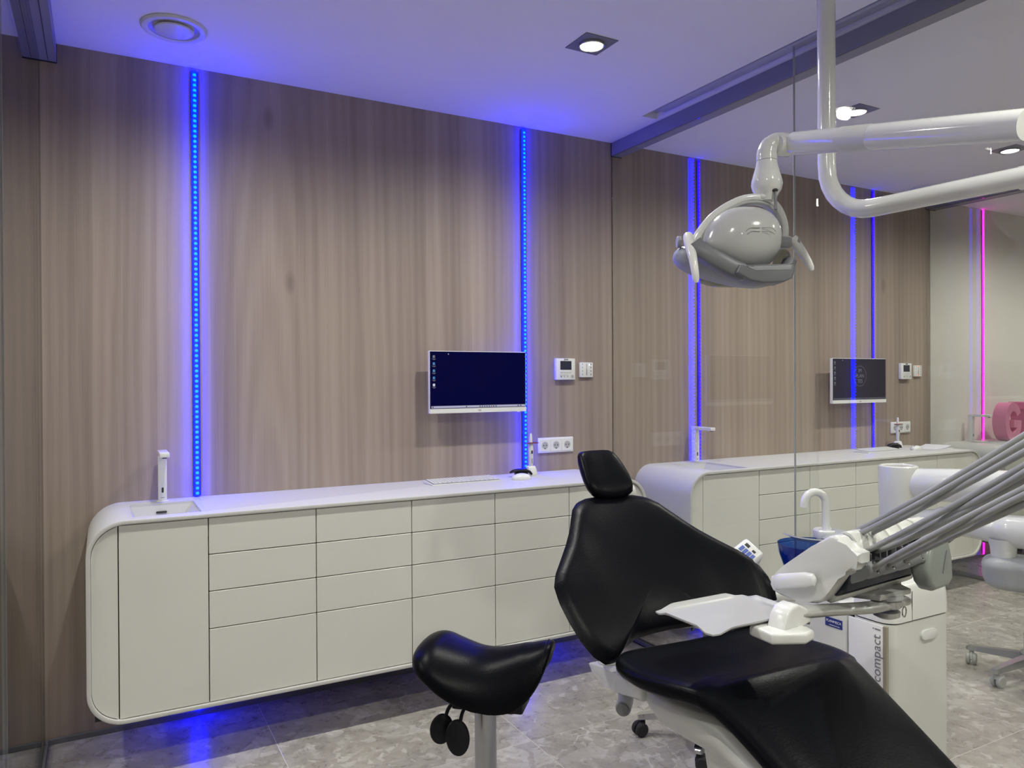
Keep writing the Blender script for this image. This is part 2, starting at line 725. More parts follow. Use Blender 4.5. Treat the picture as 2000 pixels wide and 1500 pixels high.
ceiling = struct(lit('ceiling', 'ceiling_paint', None, ceil_fn, 0), 'white painted ceiling with a track slot')
lit('door_track', 'light_grey', ceiling, lambda b: (box(b, (2.470, Y0 + 0.01, H + 0.012), (2.531, -0.50, H + 0.069), 0.002), box(b, (2.440, -0.52, H + 0.03), (2.53, -0.432, H + 0.069), 0.002)))

# wood wall: panels are parts
wall = struct(lit('wall_back', 'dark_gap', None, lambda b: box(b, (X0, 0.012, 0), (X1, 0.12, H)), 0), 'back wall clad in light brown wood-grain panels')
GAP = 0.004
for xa, xb in ((X0, XG[0] - GAP), (XG[0] + GAP, XG[1] - GAP), (XG[1] + GAP, XG[2] - GAP)):
    lit('wood_panel', 'wood', wall, lambda b: box(b, (xa, 0.0, 0.0), (xb, 0.012, H), 0.0008, 1), 0)
lit('white_panel', 'wall_paint', wall, lambda b: box(b, (XG[2] + GAP, 0.0, 0.0), (X1, 0.012, H), 0.0008, 1), 0)
struct(lit('wall_left', 'wall_paint', None, lambda b: box(b, (X0 - 0.12, Y0, 0), (X0, 0.12, H)), 0))
struct(lit('wall_right', 'wall_paint', None, lambda b: box(b, (X1, Y0, 0), (X1 + 0.12, 0.12, H)), 0))
struct(lit('wall_front', 'wall_paint', None, lambda b: box(b, (X0, Y0 - 0.12, 0), (X1, Y0, H)), 0))


def bb_fn(b):
    for xa, xb in ((X0, XG[0] - 0.012), (XG[0] + 0.014, XG[1] - 0.01), (XG[1] + 0.02, XG[2] - 0.01), (XG[2] + 0.02, X1)):
        box(b, (xa, -0.010, 0), (xb, -0.0005, 0.022), 0.001, 1)


struct(lit('baseboard_back', 'graphite', None, bb_fn, 0), 'thin graphite skirting along the wood wall')

# glass partitions (rail on the ceiling, floor track, panes)
def partition(n, xg, x_slide, rail, label):
    o = bpy.data.objects.new('window_%d' % n, None)
    COL.objects.link(o)
    struct(o, label)
    r0, r1 = rail
    lit('top_rail', 'rail_metal', o, lambda b: box(b, (r0, Y0, H - 0.075), (r1, -0.004, H - 0.0005), 0.001, 1))

    def trims(b):
        box(b, (r0 - 0.002, -0.0035, H - 0.079), (r1 + 0.002, -0.0005, H - 0.0005))
        box(b, (r0 + 0.001, Y0, H - 0.0762), (r0 + 0.005, -0.004, H - 0.0752))
        if r1 - r0 > 0.1:
            for x in (r0 + 0.030, xg - 0.005, xg + 0.003, r1 - 0.028):
                box(b, (x - 0.0012, Y0, H - 0.0762), (x + 0.0012, -0.004, H - 0.0752))
    lit('rail_seal', 'rail_dark', o, trims, 0)
    lit('floor_track', 'graphite', o, lambda b: (box(b, (xg - 0.016, Y0, 0.0005), (xg - 0.007, -0.012, 0.024)), box(b, (xg + 0.007, Y0, 0.0005), (xg + 0.016, -0.012, 0.024)), box(b, (xg - 0.016, Y0, 0.0005), (xg + 0.016, -0.012, 0.006))), 0)
    panes = ([(x_slide, -1.2, -0.02)] if n == 3 else []) + [(xg, -1.40, -0.002), (x_slide, -2.75, -1.345), (xg, -4.2, -2.70), (xg, Y0 + 0.01, -4.21)]
    for x, ya, yb in panes:
        zt = H - 0.0765 if abs(x - xg) < 0.02 else H + 0.01
        p = lit('glass_pane', 'glass', o, lambda b: box(b, (x - 0.005, ya, 0.026), (x + 0.005, yb, zt)), 0)
        if abs(x - xg) > 0.02 or True:
            # polished edge of the pane nearest the wall-side joint
            if yb < -1.0:
                lit('pane_edge', 'pane_edge', p, lambda b: box(b, (x - 0.0052, yb - 0.0005, 0.026), (x + 0.0052, yb + 0.0008, zt)), 0)
    return o


partition(1, XG[0], XG[0] + 0.0, (-0.268, -0.145), 'frameless glass partition at the left with a grey ceiling rail')
partition(2, XG[1], 2.492, (2.557, 2.628), 'frameless glass partition with sliding door between the two rooms')
partition(3, XG[2] - 0.030, XG[2] - 0.078, (5.460, 5.578), 'frameless glass partition beyond the second room')


# ================================================================== CEILING LAMPS
def downlight_parts(root, energy=True):
    a, t = 0.076, 0.0025
    # square trim frame with a round hole: ring of quads
    b = BM()
    n = 48
    for zz in (0, -t):
        pass
    out_, inn = [], []
    for i in range(n):
        th = 2 * pi * i / n + pi / 4
        c, s_ = cos(th), sin(th)
        k = a / max(abs(c), abs(s_))
        out_.append((c * k, s_ * k))
        inn.append((0.052 * c, 0.052 * s_))
    vo = [b.verts.new((x, y, -t)) for x, y in out_]
    vi = [b.verts.new((x, y, -t)) for x, y in inn]
    vo2 = [b.verts.new((x, y, 0)) for x, y in out_]
    vi2 = [b.verts.new((x, y, 0)) for x, y in inn]
    for i in range(n):
        j = (i + 1) % n
        b.faces.new([vo[i], vo[j], vi[j], vi[i]])
        b.faces.new([vo2[i], vi2[i], vi2[j], vo2[j]])
        b.faces.new([vo[i], vo2[i], vo2[j], vo[j]])
        b.faces.new([vi[i], vi[j], vi2[j], vi2[i]])
    finish('trim_frame', b, 'mid_grey', root)
    lit('gimbal_ring', 'chrome', root, lambda b: lathe(b, [(0.0515, -0.001), (0.0515, -0.010), (0.049, -0.013), (0.046, -0.011), (0.046, -0.001)], 40, close=False))
    rf = lit('reflector', 'lamp_glow', root, lambda b: lathe(b, [(0.0455, -0.010), (0.038, -0.006), (0.036, -0.0045), (0.020, -0.002), (0.0, -0.0015)], 40, close=False))
    rf2 = lit('inner_ring', 'satin_metal', root, lambda b: lathe(b, [(0.0385, -0.0068), (0.0385, -0.0085), (0.0365, -0.0085), (0.0365, -0.0055)], 40, close=False))
    lit('bulb', 'lamp_core', root, lambda b: (lathe(b, [(0.0, -0.013), (0.009, -0.012), (0.012, -0.006), (0.009, -0.003)], 20, close=False), box(b, (-0.003, 0.0, -0.009), (0.003, 0.036, -0.005)), box(b, (-0.036, -0.003, -0.009), (0.0, 0.003, -0.005))))


proto_light = None
SPOT_D = bpy.data.lights.new('ceiling_spot', 'SPOT')
SPOT_D.energy = SPOT_W
SPOT_D.color = (1.0, 0.992, 0.89)
SPOT_D.spot_size = rad(165)
SPOT_D.spot_blend = 1.0
SPOT_D.shadow_soft_size = 0.03
lights = []
ROOM_LX = {0: (-2.35, -0.98), 1: (0.42, 1.735), 2: (3.342, 4.715), 3: (6.15, 7.5)}
ROOM_NAME = {0: 'the room left of the glass', 1: 'the treatment room', 2: 'the room behind the glass', 3: 'the far white room'}
for rm, xs in ROOM_LX.items():
    for k, x in enumerate(xs):
        for j, y in enumerate((-0.997, -3.15, -5.1)):
            if rm in (0, 3) and j:
                continue
            lights.append((rm, k, j, x, y))
named = {(1, 1, 0): 'square recessed ceiling lamp above the wood wall, nearest to the monitor',
         (2, 0, 0): 'square recessed ceiling lamp behind the glass, beside the white lamp pole',
         (2, 1, 0): 'square recessed ceiling lamp behind the glass, at the right edge of the photo'}
sides = ('left', 'right')
rows = ('front', 'middle', 'rear')
for rm, k, j, x, y in lights:
    lab = named.get((rm, k, j), 'square ceiling lamp, %s of the %s row in %s' % (sides[k], rows[j], ROOM_NAME[rm]))
    if proto_light is None:
        o = thing('ceiling_lamp', lab, 'ceiling lamp', (x, y, H - 0.0005), 0, 'square recessed ceiling lamps')
        downlight_parts(o)
        proto_light = o
    else:
        o = copy_tree(proto_light)
        o.location = (x, y, H - 0.0005)
        o['label'] = lab
    L_ = bpy.data.objects.new('ceiling_spot', SPOT_D)
    COL.objects.link(L_)
    L_.location = (x, y, H - 0.03)


# round air vents
def vent(x, y, label):
    o = thing('ceiling_vent', label, 'vent', (x, y, H - 0.0005), 0, 'round ceiling air vents')
    lit('flange', 'off_white', o, lambda b: lathe(b, [(0.118, 0.0), (0.118, -0.004), (0.112, -0.010), (0.100, -0.012), (0.090, -0.008), (0.088, 0.0)], 48, close=False))
    lit('inner_cone', 'light_grey', o, lambda b: lathe(b, [(0.089, -0.006), (0.080, -0.001), (0.072, -0.0005)], 48, close=False))
    lit('disc', 'off_white', o, lambda b: lathe(b, [(0.0, -0.017), (0.060, -0.017), (0.068, -0.014), (0.070, -0.010), (0.066, -0.006), (0.0, -0.003)], 48, close=False))
    return o


vent(0.255, -0.365, 'round white ceiling air vent above the left blue light strip')
vent(5.16, -0.21, 'round white ceiling air vent behind the glass, above the second monitor')


# ================================================================== LED STRIPS
def led_strip(x, z1, label, base, dot, pitch, singles, r=0.0125, z_cut=(0.19, 0.946)):
    o = thing('light_strip', label, 'light strip', (x, 0, 0), 0, 'vertical coloured light strips')
    segs = [(z_cut[1], z1), (0.026, z_cut[0])]
    for za, zb in segs:
        def half(b):
            n = 8
            prof = [(r * cos(pi * i / n), -r * 1.5 * sin(pi * i / n)) for i in range(n + 1)]
            lo = [(px, py - 0.0008, za) for px, py in prof]
            hi = [(px, py - 0.0008, zb) for px, py in prof]
            loft(b, [lo, hi])
        lit('diffuser', base, o, half)
        lit('channel', 'rail_dark', o, lambda b: (box(b, (-r - 0.0033, -0.006, za), (-r - 0.0002, -0.0006, zb)), box(b, (r + 0.0002, -0.006, za), (r + 0.0033, -0.0006, zb))), 0)
    zs = []
    z = z_cut[1] + 0.012
    while z < z1 - 0.008:
        zs.append(z)
        z += pitch
    def dome(b, z0):
        ellipsoid(b, (0, -0.0172, z0), (0.0070, 0.0038, 0.0075), 12, 8)
    if singles:
        me = None
        for z in zs:
            if me is None:
                q = lit('led', dot, o, lambda b: dome(b, 0))
                me = q.data
            else:
                q = bpy.data.objects.new('led', me)
                COL.objects.link(q)
                q.parent = o
            q.location = (0, 0, z)
    else:
        q = lit('led_row', dot, o, lambda b: [ellipsoid(b, (0, -r * 1.38, z), (0.0048, 0.0032, 0.006), 8, 5) for z in zs])
        q['kind'] = 'stuff'
    return o


led_strip(0.361, 2.765, 'blue light strip up the wood wall beside the white square tap in front', 'led_blue_base', 'led_blue_dot', 0.0218, True)
led_strip(1.980, 2.767, 'blue light strip running behind the right end of the front monitor', 'led_blue_base', 'led_blue_dot', 0.0218, True)
led_strip(3.206, 2.767, 'blue light strip behind the glass, beside the second white tap', 'led_far_base', 'led_far_dot', 0.0218, False, 0.0092)
led_strip(4.841, 2.770, 'blue light strip behind the glass, behind the monitor with round logo', 'led_far_base', 'led_far_dot', 0.0218, False, 0.0092)
led_strip(6.194, 2.772, 'pink light strip on the far white wall beside the letter G', 'led_pink_base', 'led_pink_dot', 0.0218, False, 0.0092)


# ================================================================== FLOATING CABINETS
TOPZ, BOTZ, FY = 0.941, 0.214, -0.478


def cabinet(xa, xb, divs, basin, label):
    """divs: x of the vertical joints; first field is the rounded end panel, second the door, last the other end panel"""
    o = thing('floating_cabinet', label, 'cabinet', ((xa + xb) / 2, FY, 0), 0, 'white floating cabinets along the wall')
    ox, oy = (xa + xb) / 2, FY
    R_, T_ = 0.125, 0.015

    def sh(b):
        outer = rrect(xa, xb, BOTZ, TOPZ, R_, 14)
        inner = rrect(xa + T_, xb - T_, BOTZ + T_, TOPZ - T_, R_ - T_, 14)
        n = len(outer)
        A = [b.verts.new((x, FY, z)) for x, z in outer]
        B = [b.verts.new((x, FY, z)) for x, z in inner]
        C_ = [b.verts.new((x, -0.001, z)) for x, z in outer]
        D = [b.verts.new((x, -0.001, z)) for x, z in inner]
        for i in range(n):
            j = (i + 1) % n
            b.faces.new([A[i], A[j], B[j], B[i]])
            b.faces.new([A[i], C_[i], C_[j], A[j]])
            b.faces.new([B[i], B[j], D[j], D[i]])
            b.faces.new([C_[i], D[i], D[j], C_[j]])
        es = [e for e in b.edges if abs(e.verts[0].co.y - FY) < 1e-6 and abs(e.verts[1].co.y - FY) < 1e-6 and (e.verts[0] in A) == (e.verts[1] in A)]
        bmesh.ops.bevel(b, geom=es, offset=0.0025, segments=2, profile=0.5, affect='EDGES')
        xform(b, Matrix.Translation((-ox, -oy, 0)))
    shell = lit('shell', 'solid_surface', o, sh, 30)
    bx0, bx1, by0, by1 = basin
    cut = lit('cutter', 'solid_surface', None, lambda b: box(b, (bx0 - ox, by0 - oy, TOPZ - 0.1), (bx1 - ox, by1 - oy, TOPZ + 0.1), 0.006, 2), 0)
    cut.parent = o
    bpy.context.view_layer.update()
    md = shell.modifiers.new('hole', 'BOOLEAN')
    md.object = cut
    md.operation = 'DIFFERENCE'
    md.solver = 'EXACT'
    dg = bpy.context.evaluated_depsgraph_get()
    me = bpy.data.meshes.new_from_object(shell.evaluated_get(dg))
    shell.modifiers.clear()
    shell.data = me
    for p in me.polygons:
        p.use_smooth = True
    me.set_sharp_from_angle(angle=rad(30))
    bpy.data.objects.remove(cut)

    def bas(b):
        # sloped tray: rim at the worktop, floor lower, open above
        z0, z1, d = TOPZ - 0.010, TOPZ - 0.075, 0.022
        o_ = [(bx0, by0), (bx1, by0), (bx1, by1), (bx0, by1)]
        i_ = [(bx0 + d * 1.6, by0 + d), (bx1 - d * 2.2, by0 + d), (bx1 - d * 2.2, by1 - d * 0.6), (bx0 + d * 1.6, by1 - d * 0.6)]
        A = [b.verts.new((x - ox, y - oy, z0)) for x, y in o_]
        B = [b.verts.new((x - ox, y - oy, z1)) for x, y in i_]
        A2 = [b.verts.new((x - ox, y - oy, z0 - 0.006)) for x, y in o_]
        B2 = [b.verts.new((x - ox, y - oy, z1 - 0.006)) for x, y in i_]
        for i in range(4):
            j = (i + 1) % 4
            b.faces.new([A[i], A[j], B[j], B[i]])
            b.faces.new([A2[i], B2[i], B2[j], A2[j]])
            b.faces.new([A[i], A2[i], A2[j], A[j]])
        b.faces.new(B)
        b.faces.new(B2[::-1])
    bs = lit('basin', 'solid_surface', o, bas, 0)
    bxm = (bx0 + bx1) / 2
    sl = lit('overflow_slot', 'dark_gap', bs, lambda b: prism(b, rrect(bxm - 0.022 - ox, bxm + 0.018 - ox, TOPZ - 0.040, TOPZ - 0.033, 0.003, 4), by1 - 0.0145 - oy, by1 - 0.003 - oy, 'xz'), 0)

    # dark carcass board behind the fronts so the joints read as gaps
    lit('carcass', 'dark_gap', o, lambda b: box(b, (xa + T_ + 0.01 - ox, FY + 0.030 - oy, BOTZ + T_ + 0.001), (xb - T_ - 0.01 - ox, FY + 0.036 - oy, TOPZ - 0.09)), 0)
    fy0, fy1 = FY + 0.009 - oy, FY + 0.026 - oy
    g = 0.0018
    zt, zb = TOPZ - T_ - 0.003, BOTZ + T_ + 0.003
    inner_x0, inner_x1 = xa + T_ + 0.001, xb - T_ - 0.001

    def endp(x_in, x_out):
        r = R_ - T_
        lo, hi = min(x_in, x_out), max(x_in, x_out)
        pts = []
        if x_out > x_in:
            pts += [(lo, zb), ]
            pts += [(hi - r + r * cos(a), zb + r + r * sin(a)) for a in [rad(-90 + 90 * i / 10) for i in range(11)]]
            pts += [(hi - r + r * cos(a), zt - r + r * sin(a)) for a in [rad(90 * i / 10) for i in range(11)]]
            pts += [(lo, zt)]
        else:
            pts += [(hi, zt)]
            pts += [(lo + r + r * cos(a), zt - r + r * sin(a)) for a in [rad(90 + 90 * i / 10) for i in range(11)]]
            pts += [(lo + r + r * cos(a), zb + r + r * sin(a)) for a in [rad(180 + 90 * i / 10) for i in range(11)]]
            pts += [(hi, zb)]
        # clip corner fields narrower than the radius
        pts = [(min(max(x, lo), hi), z) for x, z in pts]
        out = []
        for p in pts:
            if not out or (abs(p[0] - out[-1][0]) + abs(p[1] - out[-1][1])) > 1e-5:
                out.append(p)
        return [(x - ox, z) for x, z in out]
    lit('end_panel', 'lacquer', o, lambda b: prism(b, endp(divs[0] - g, inner_x0), fy0, fy1, 'xz', 0.001, 1), 25)
    lit('end_panel', 'lacquer', o, lambda b: prism(b, endp(divs[-1] + g, inner_x1), fy0, fy1, 'xz', 0.001, 1), 25)
    lit('door', 'lacquer', o, lambda b: box(b, (divs[0] + g - ox, fy0, zb), (divs[1] - g - ox, fy1, zt), 0.0012, 1), 25)
    rows_z = [zt, 0.786, 0.647, 0.506, zb]
    for xa_, xb_ in zip(divs[1:-1], divs[2:]):
        for k in range(4):
            hi = rows_z[k] - (0 if k == 0 else g)
            lo = rows_z[k + 1] + (0 if k == 3 else g)
            lit('drawer', 'lacquer', o, lambda b: box(b, (xa_ + g - ox, fy0, lo), (xb_ - g - ox, fy1, hi), 0.0012, 1), 25)
    return o


cabinet(-0.051, 2.420, (0.0505, 0.3515, 0.755, 1.162, 1.562, 1.960, 2.318), (0.098, 0.335, -0.410, -0.105),
        'long white floating cabinet with rounded ends below the front monitor')
cabinet(2.709, 5.350, (2.803, 3.218, 3.628, 4.035, 4.442, 4.851, 5.250), (2.905, 3.165, -0.440, -0.105),
        'long white floating cabinet behind the glass below the second monitor')
cabinet(5.625, 8.290, (5.719, 6.134, 6.544, 6.951, 7.358, 7.767, 8.180), (5.83, 6.09, -0.440, -0.105),
        'white floating cabinet in the far room under the pink letters')


# ================================================================== TAPS
def tap(x, label):
    o = thing('basin_tap', label, 'tap', (x, -0.055, TOPZ + 0.0005), 0, 'white square basin taps')
    lit('base_plate', 'white_plastic', o, lambda b: box(b, (-0.024, -0.030, 0), (0.024, 0.024, 0.004), 0.0015))
    lit('column', 'white_plastic', o, lambda b: box(b, (-0.0165, -0.018, 0.004), (0.0165, 0.016, 0.205), 0.003))
    sp = lit('spout', 'white_plastic', o, lambda b: box(b, (-0.0185, -0.150, 0.192), (0.0185, 0.016, 0.211), 0.003))
    lit('outlet', 'print_black', sp, lambda b: lathe(b, [(0.009, 0.0), (0.009, -0.005), (0.0, -0.005)], 16, Matrix.Translation((0, -0.136, 0.193)), close=False))
    lit('sensor', 'print_black', o, lambda b: prism(b, rrect(-0.004, 0.004, 0.036, 0.058, 0.0035, 5), -0.0188, -0.0175, 'xz'), 0)
    lit('printed_mark', 'print_grey', o, lambda b: box(b, (-0.007, -0.0186, 0.0145), (0.007, -0.0178, 0.0170)), 0)
    return o


tap(0.222, 'tall white square sensor tap at the left end of the front cabinet')
tap(3.128, 'tall white square sensor tap behind the glass, nearest to the chair')
tap(5.945, 'tall white square sensor tap beside the pink letters in the far room')


# ================================================================== MONITORS
def monitor(x0, x1, z0, z1, y, bright, label):
    xm = (x0 + x1) / 2
    o = thing('monitor', label, 'monitor', (xm, y, z0), 0, 'wall-mounted flat monitors')
    w2, h = (x1 - x0) / 2, z1 - z0
    lit('housing', 'white_plastic', o, lambda b: box(b, (-w2, 0.0, 0.0), (w2, 0.022, h), 0.003))
    lit('back_cover', 'white_plastic', o, lambda b: box(b, (-w2 * 0.55, 0.018, 0.07), (w2 * 0.55, 0.045, h - 0.07), 0.008))
    lit('wall_mount', 'black_plastic', o, lambda b: (box(b, (-0.05, 0.044, h / 2 - 0.05), (0.05, 0.052, h / 2 + 0.05)), box(b, (-0.02, 0.05, h / 2 - 0.02), (0.02, -y - 0.006, h / 2 + 0.02)), box(b, (-0.05, -y - 0.008, h / 2 - 0.06), (0.05, -y - 0.0005, h / 2 + 0.06))), 0)
    lit('chin', 'white_plastic', o, lambda b: box(b, (-w2, -0.0045, 0.0), (w2, 0.001, 0.0225), 0.001, 1))
    sc = lit('screen', 'screen_navy' if bright else 'screen_grey', o, lambda b: box(b, (-w2 + 0.003, -0.0015, 0.0230), (w2 - 0.003, 0.001, h - 0.003)), 0)
    yy = -0.0018
    def rect(b, xa, xb, za, zb, dy=0.0):
        box(b, (xa, yy - dy - 0.0003, za), (xb, yy - dy, zb))
    lit('taskbar', 'taskbar_light' if bright else 'taskbar_dim', sc, lambda b: rect(b, -w2 + 0.009, w2 - 0.006, 0.026, 0.0365), 0)
    lit('task_icons', 'icon_navy', sc, lambda b: [rect(b, xx, xx + 0.006, 0.028, 0.0345, 0.0004) for xx in (-w2 + 0.014, -0.075, 0.0, 0.013, 0.026, 0.039, 0.052, 0.076, 0.09, w2 - 0.05, w2 - 0.035)], 0)
    lit('task_alert', 'icon_red', sc, lambda b: rect(b, 0.064, 0.070, 0.028, 0.0345, 0.0004), 0)
    zi = h - 0.022
    for k in range(5):
        mt = ('icon_dim', 'icon_blue', 'icon_blue', 'icon_blue', 'icon_white')[k] if bright else 'icon_dim'
        ic = lit('desktop_icon', mt, sc, lambda b: prism(b, rrect(-w2 + 0.017, -w2 + 0.029, zi - 0.013, zi, 0.003, 3), yy - 0.0003, yy, 'xz'), 0)
        lit('icon_caption', 'icon_dim', ic, lambda b: (rect(b, -w2 + 0.013, -w2 + 0.033, zi - 0.0185, zi - 0.0165), rect(b, -w2 + 0.018, -w2 + 0.029, zi - 0.0225, zi - 0.0205)), 0)
        zi -= 0.0345
    lit('pointer', 'icon_white', sc, lambda b: rect(b, -w2 + 0.098, -w2 + 0.102, h - 0.018, h - 0.013), 0)
    text_obj('brand_lettering', 'MSI', 0.011, 'print_grey', wall_text_M(0.0, -0.0049, 0.0112), o)
    lit('power_light', 'icon_white' if bright else 'light_grey', o, lambda b: box(b, (w2 - 0.048, -0.002, -0.003), (w2 - 0.036, 0.006, 0.0), 0.0008, 1))
    if not bright:
        def ring(b):
            n = 40
            for i in range(n):
                a0, a1 = 2 * pi * i / n, 2 * pi * (i + 1) / n
                pts = []
                for a, r in ((a0, 1.0), (a1, 1.0), (a1, 0.97), (a0, 0.97)):
                    pts.append((0.066 * r * cos(a), yy - 0.0002, 0.185 + 0.070 * r * sin(a)))
                b.faces.new([b.verts.new(p) for p in pts])
        lg = lit('round_logo', 'icon_dim', sc, ring, 0)
        for tx, zz in (('IM', 0.221), ('PLAN', 0.185), ('TES', 0.149)):
            text_obj('logo_lettering', tx, 0.036, 'icon_dim', wall_text_M(0, yy - 0.0002, zz), sc, 0.0001)
    return o


monitor(1.398, 1.935, 1.274, 1.580, -0.10, True, 'white-framed wall monitor with dark blue desktop screen, left of the sockets')
monitor(4.290, 4.845, 1.266, 1.572, -0.10, False, 'white-framed wall monitor behind the glass showing a round logo')


# ================================================================== WALL DEVICES
def thermostat(x, z, label):
    o = thing('control_display', label, 'wall display', (x, -0.0005, z), 0, 'white wall control displays')
    w2, h2 = 0.061, 0.0585
    lit('casing', 'white_plastic', o, lambda b: box(b, (-w2, -0.024, -h2), (w2, 0, h2), 0.003))
    lit('screen', 'lcd_dark', o, lambda b: box(b, (-0.036, -0.0252, -0.004), (0.036, -0.0235, 0.044), 0.0005, 1), 0)
    lit('label_bar', 'print_white', o, lambda b: box(b, (-0.036, -0.0250, -0.016), (0.036, -0.0235, -0.010)), 0)
    lit('seam_line', 'print_grey', o, lambda b: (box(b, (-0.036, -0.0245, -0.021), (0.034, -0.0235, -0.0195)), box(b, (-0.038, -0.0245, -0.0335), (0.016, -0.0235, -0.032))), 0)
    for k in range(3):
        lit('button', 'light_grey' if k else 'print_grey', o, lambda b: lathe(b, [(0.0045, 0), (0.0045, 0.0015), (0, 0.0015)], 12, basis((-0.030 + k * 0.020, -0.0238, -0.041), Vector((1, 0, 0)), Vector((0, 0, 1)), Vector((0, -1, 0))), close=False))
    lit('round_key', 'light_grey', o, lambda b: lathe(b, [(0.0085, 0), (0.0085, 0.002), (0, 0.002)], 16, basis((0.042, -0.0238, -0.040), Vector((1, 0, 0)), Vector((0, 0, 1)), Vector((0, -1, 0))), close=False))
    text_obj('brand_lettering', 'JUNG', 0.011, 'print_black', wall_text_M(0.002, -0.0245, 0.0515), o, bold=0.0003)
    return o


thermostat(2.230, 1.494, 'white wall control display with dark screen, right of the front blue strip')
thermostat(5.192, 1.486, 'white wall control display with dark screen, behind the glass')


def keypad(x, z, red, label):
    o = thing('wall_keypad', label, 'switch', (x, -0.0005, z), 0, 'white wall keypads')
    lit('plate', 'white_plastic', o, lambda b: box(b, (-0.043, -0.016, -0.0415), (0.043, 0, 0.0415), 0.003))
    lit('slider', 'print_grey', o, lambda b: box(b, (-0.002, -0.0172, -0.030), (0.002, -0.0155, 0.006)), 0)
    lit('slider_top', 'light_grey', o, lambda b: box(b, (-0.002, -0.0172, 0.007), (0.002, -0.0155, 0.034)), 0)
    for sx_ in (-1, 1):
        for k in range(4):
            lit('key_mark', 'print_grey', o, lambda b: box(b, (sx_ * 0.028 - (0.0016 if sx_ < 0 else 0.0025), -0.0168, -0.029 + k * 0.019), (sx_ * 0.028 + (0.0016 if sx_ < 0 else 0.0025), -0.0155, -0.021 + k * 0.019)), 0)
    if red:
        for zz in (0.034, -0.030):
            lit('red_light', 'led_red', o, lambda b: box(b, (-0.005, -0.0176, zz - 0.005), (0.005, -0.0158, zz + 0.005)), 0)
    else:
        lit('white_light', 'led_white', o, lambda b: lathe(b, [(0.003, 0), (0.003, 0.0012), (0, 0.0012)], 12, basis((0.019, -0.0158, 0.0275), Vector((1, 0, 0)), Vector((0, 0, 1)), Vector((0, -1, 0))), close=False))
    return o


keypad(2.372, 1.490, False, 'white square wall keypad with a tiny white light')
keypad(5.343, 1.488, True, 'white square wall keypad behind the glass with red lights')


def socket3(x, z, label):
    o = thing('power_socket', label, 'socket', (x, -0.0005, z), 0, 'triple wall sockets')
    lit('frame', 'white_plastic', o, lambda b: box(b, (-0.112, -0.010, -0.041), (0.112, 0, 0.041), 0.003))
    for k in (-1, 0, 1):
        cx = k * 0.071
        M = basis((cx, -0.0105, 0), Vector((1, 0, 0)), Vector((0, 0, 1)), Vector((0, -1, 0)))
        ins = lit('insert', 'white_plastic', o, lambda b: (prism(b, rrect(cx - 0.033, cx + 0.033, -0.033, 0.033, 0.003, 3), -0.0125, -0.009, 'xz', 0.0008, 1)), 25)
        lit('well', 'light_grey', ins, lambda b: lathe(b, [(0.0205, 0.0022), (0.0195, 0.0026), (0.0185, 0.0010), (0.0180, 0.0022), (0.0, 0.0022)], 28, M, close=False))
        for sx_ in (-1, 1):
            lit('pin_hole', 'print_black', ins, lambda b: lathe(b, [(0.0030, 0.0021), (0.0030, 0.0028), (0, 0.0028)], 12, M @ Matrix.Translation((sx_ * 0.0085 , 0, 0)), close=False))
        lit('earth_clip', 'print_black', ins, lambda b: box(b, (cx - 0.004, -0.0135, -0.0192), (cx + 0.004, -0.0126, -0.0150)), 0)
    return o


socket3(2.173, 1.082, 'white triple wall socket left of the black headrest')
socket3(5.147, 1.075, 'white triple wall socket behind the glass')


# ================================================================== DESK ITEMS
def keyboard(x, y, rz, label):
    o = thing('keyboard', label, 'keyboard', (x, y, TOPZ + 0.0005), rz, 'white desk keyboards')
    w2, d2 = 0.180, 0.058
    sl = 0.010 / (2 * d2)

    def body(b):
        prism(b, [(-d2, 0.0), (d2, 0.0), (d2, 0.016), (-d2, 0.006)], -w2, w2, 'yz', 0.0015, 1)
    lit('case', 'white_plastic', o, body)
    lit('key_bed', 'mid_grey', o, lambda b: prism(b, [(-d2 + 0.004, 0.0065), (d2 - 0.006, 0.0156), (d2 - 0.006, 0.0164), (-d2 + 0.004, 0.0073)], -w2 + 0.006, w2 - 0.006, 'yz'), 0)
    lit('rear_edge', 'mid_grey', o, lambda b: box(b, (-w2 + 0.002, d2 - 0.004, 0.0135), (w2 - 0.004, d2 + 0.001, 0.0172)), 0)
    me = None
    for r in range(5):
        y_ = d2 - 0.018 - r * 0.0205
        n = 20 if r < 4 else 14
        pit = (2 * w2 - 0.016) / n
        for k in range(n):
            zz = 0.0066 + (y_ + d2) * sl
            wk = pit - 0.0032
            if me is None or n == 14:
                q = lit('key', 'off_white', o, lambda b: box(b, (-wk / 2, -0.0082, 0.0), (wk / 2, 0.0082, 0.0032), 0.0008, 1), 0)
                if n == 20:
                    me = q.data
            else:
                q = bpy.data.objects.new('key', me)
                COL.objects.link(q)
                q.parent = o
            q.location = (-w2 + 0.008 + pit * (k + 0.5), y_, zz)
            q.rotation_euler = (math.atan(sl), 0, 0)
    return o


keyboard(1.540, -0.165, 0.0, 'white compact keyboard on the front cabinet under the monitor')
keyboard(4.62, -0.20, 0.0, 'white keyboard on the cabinet behind the glass')


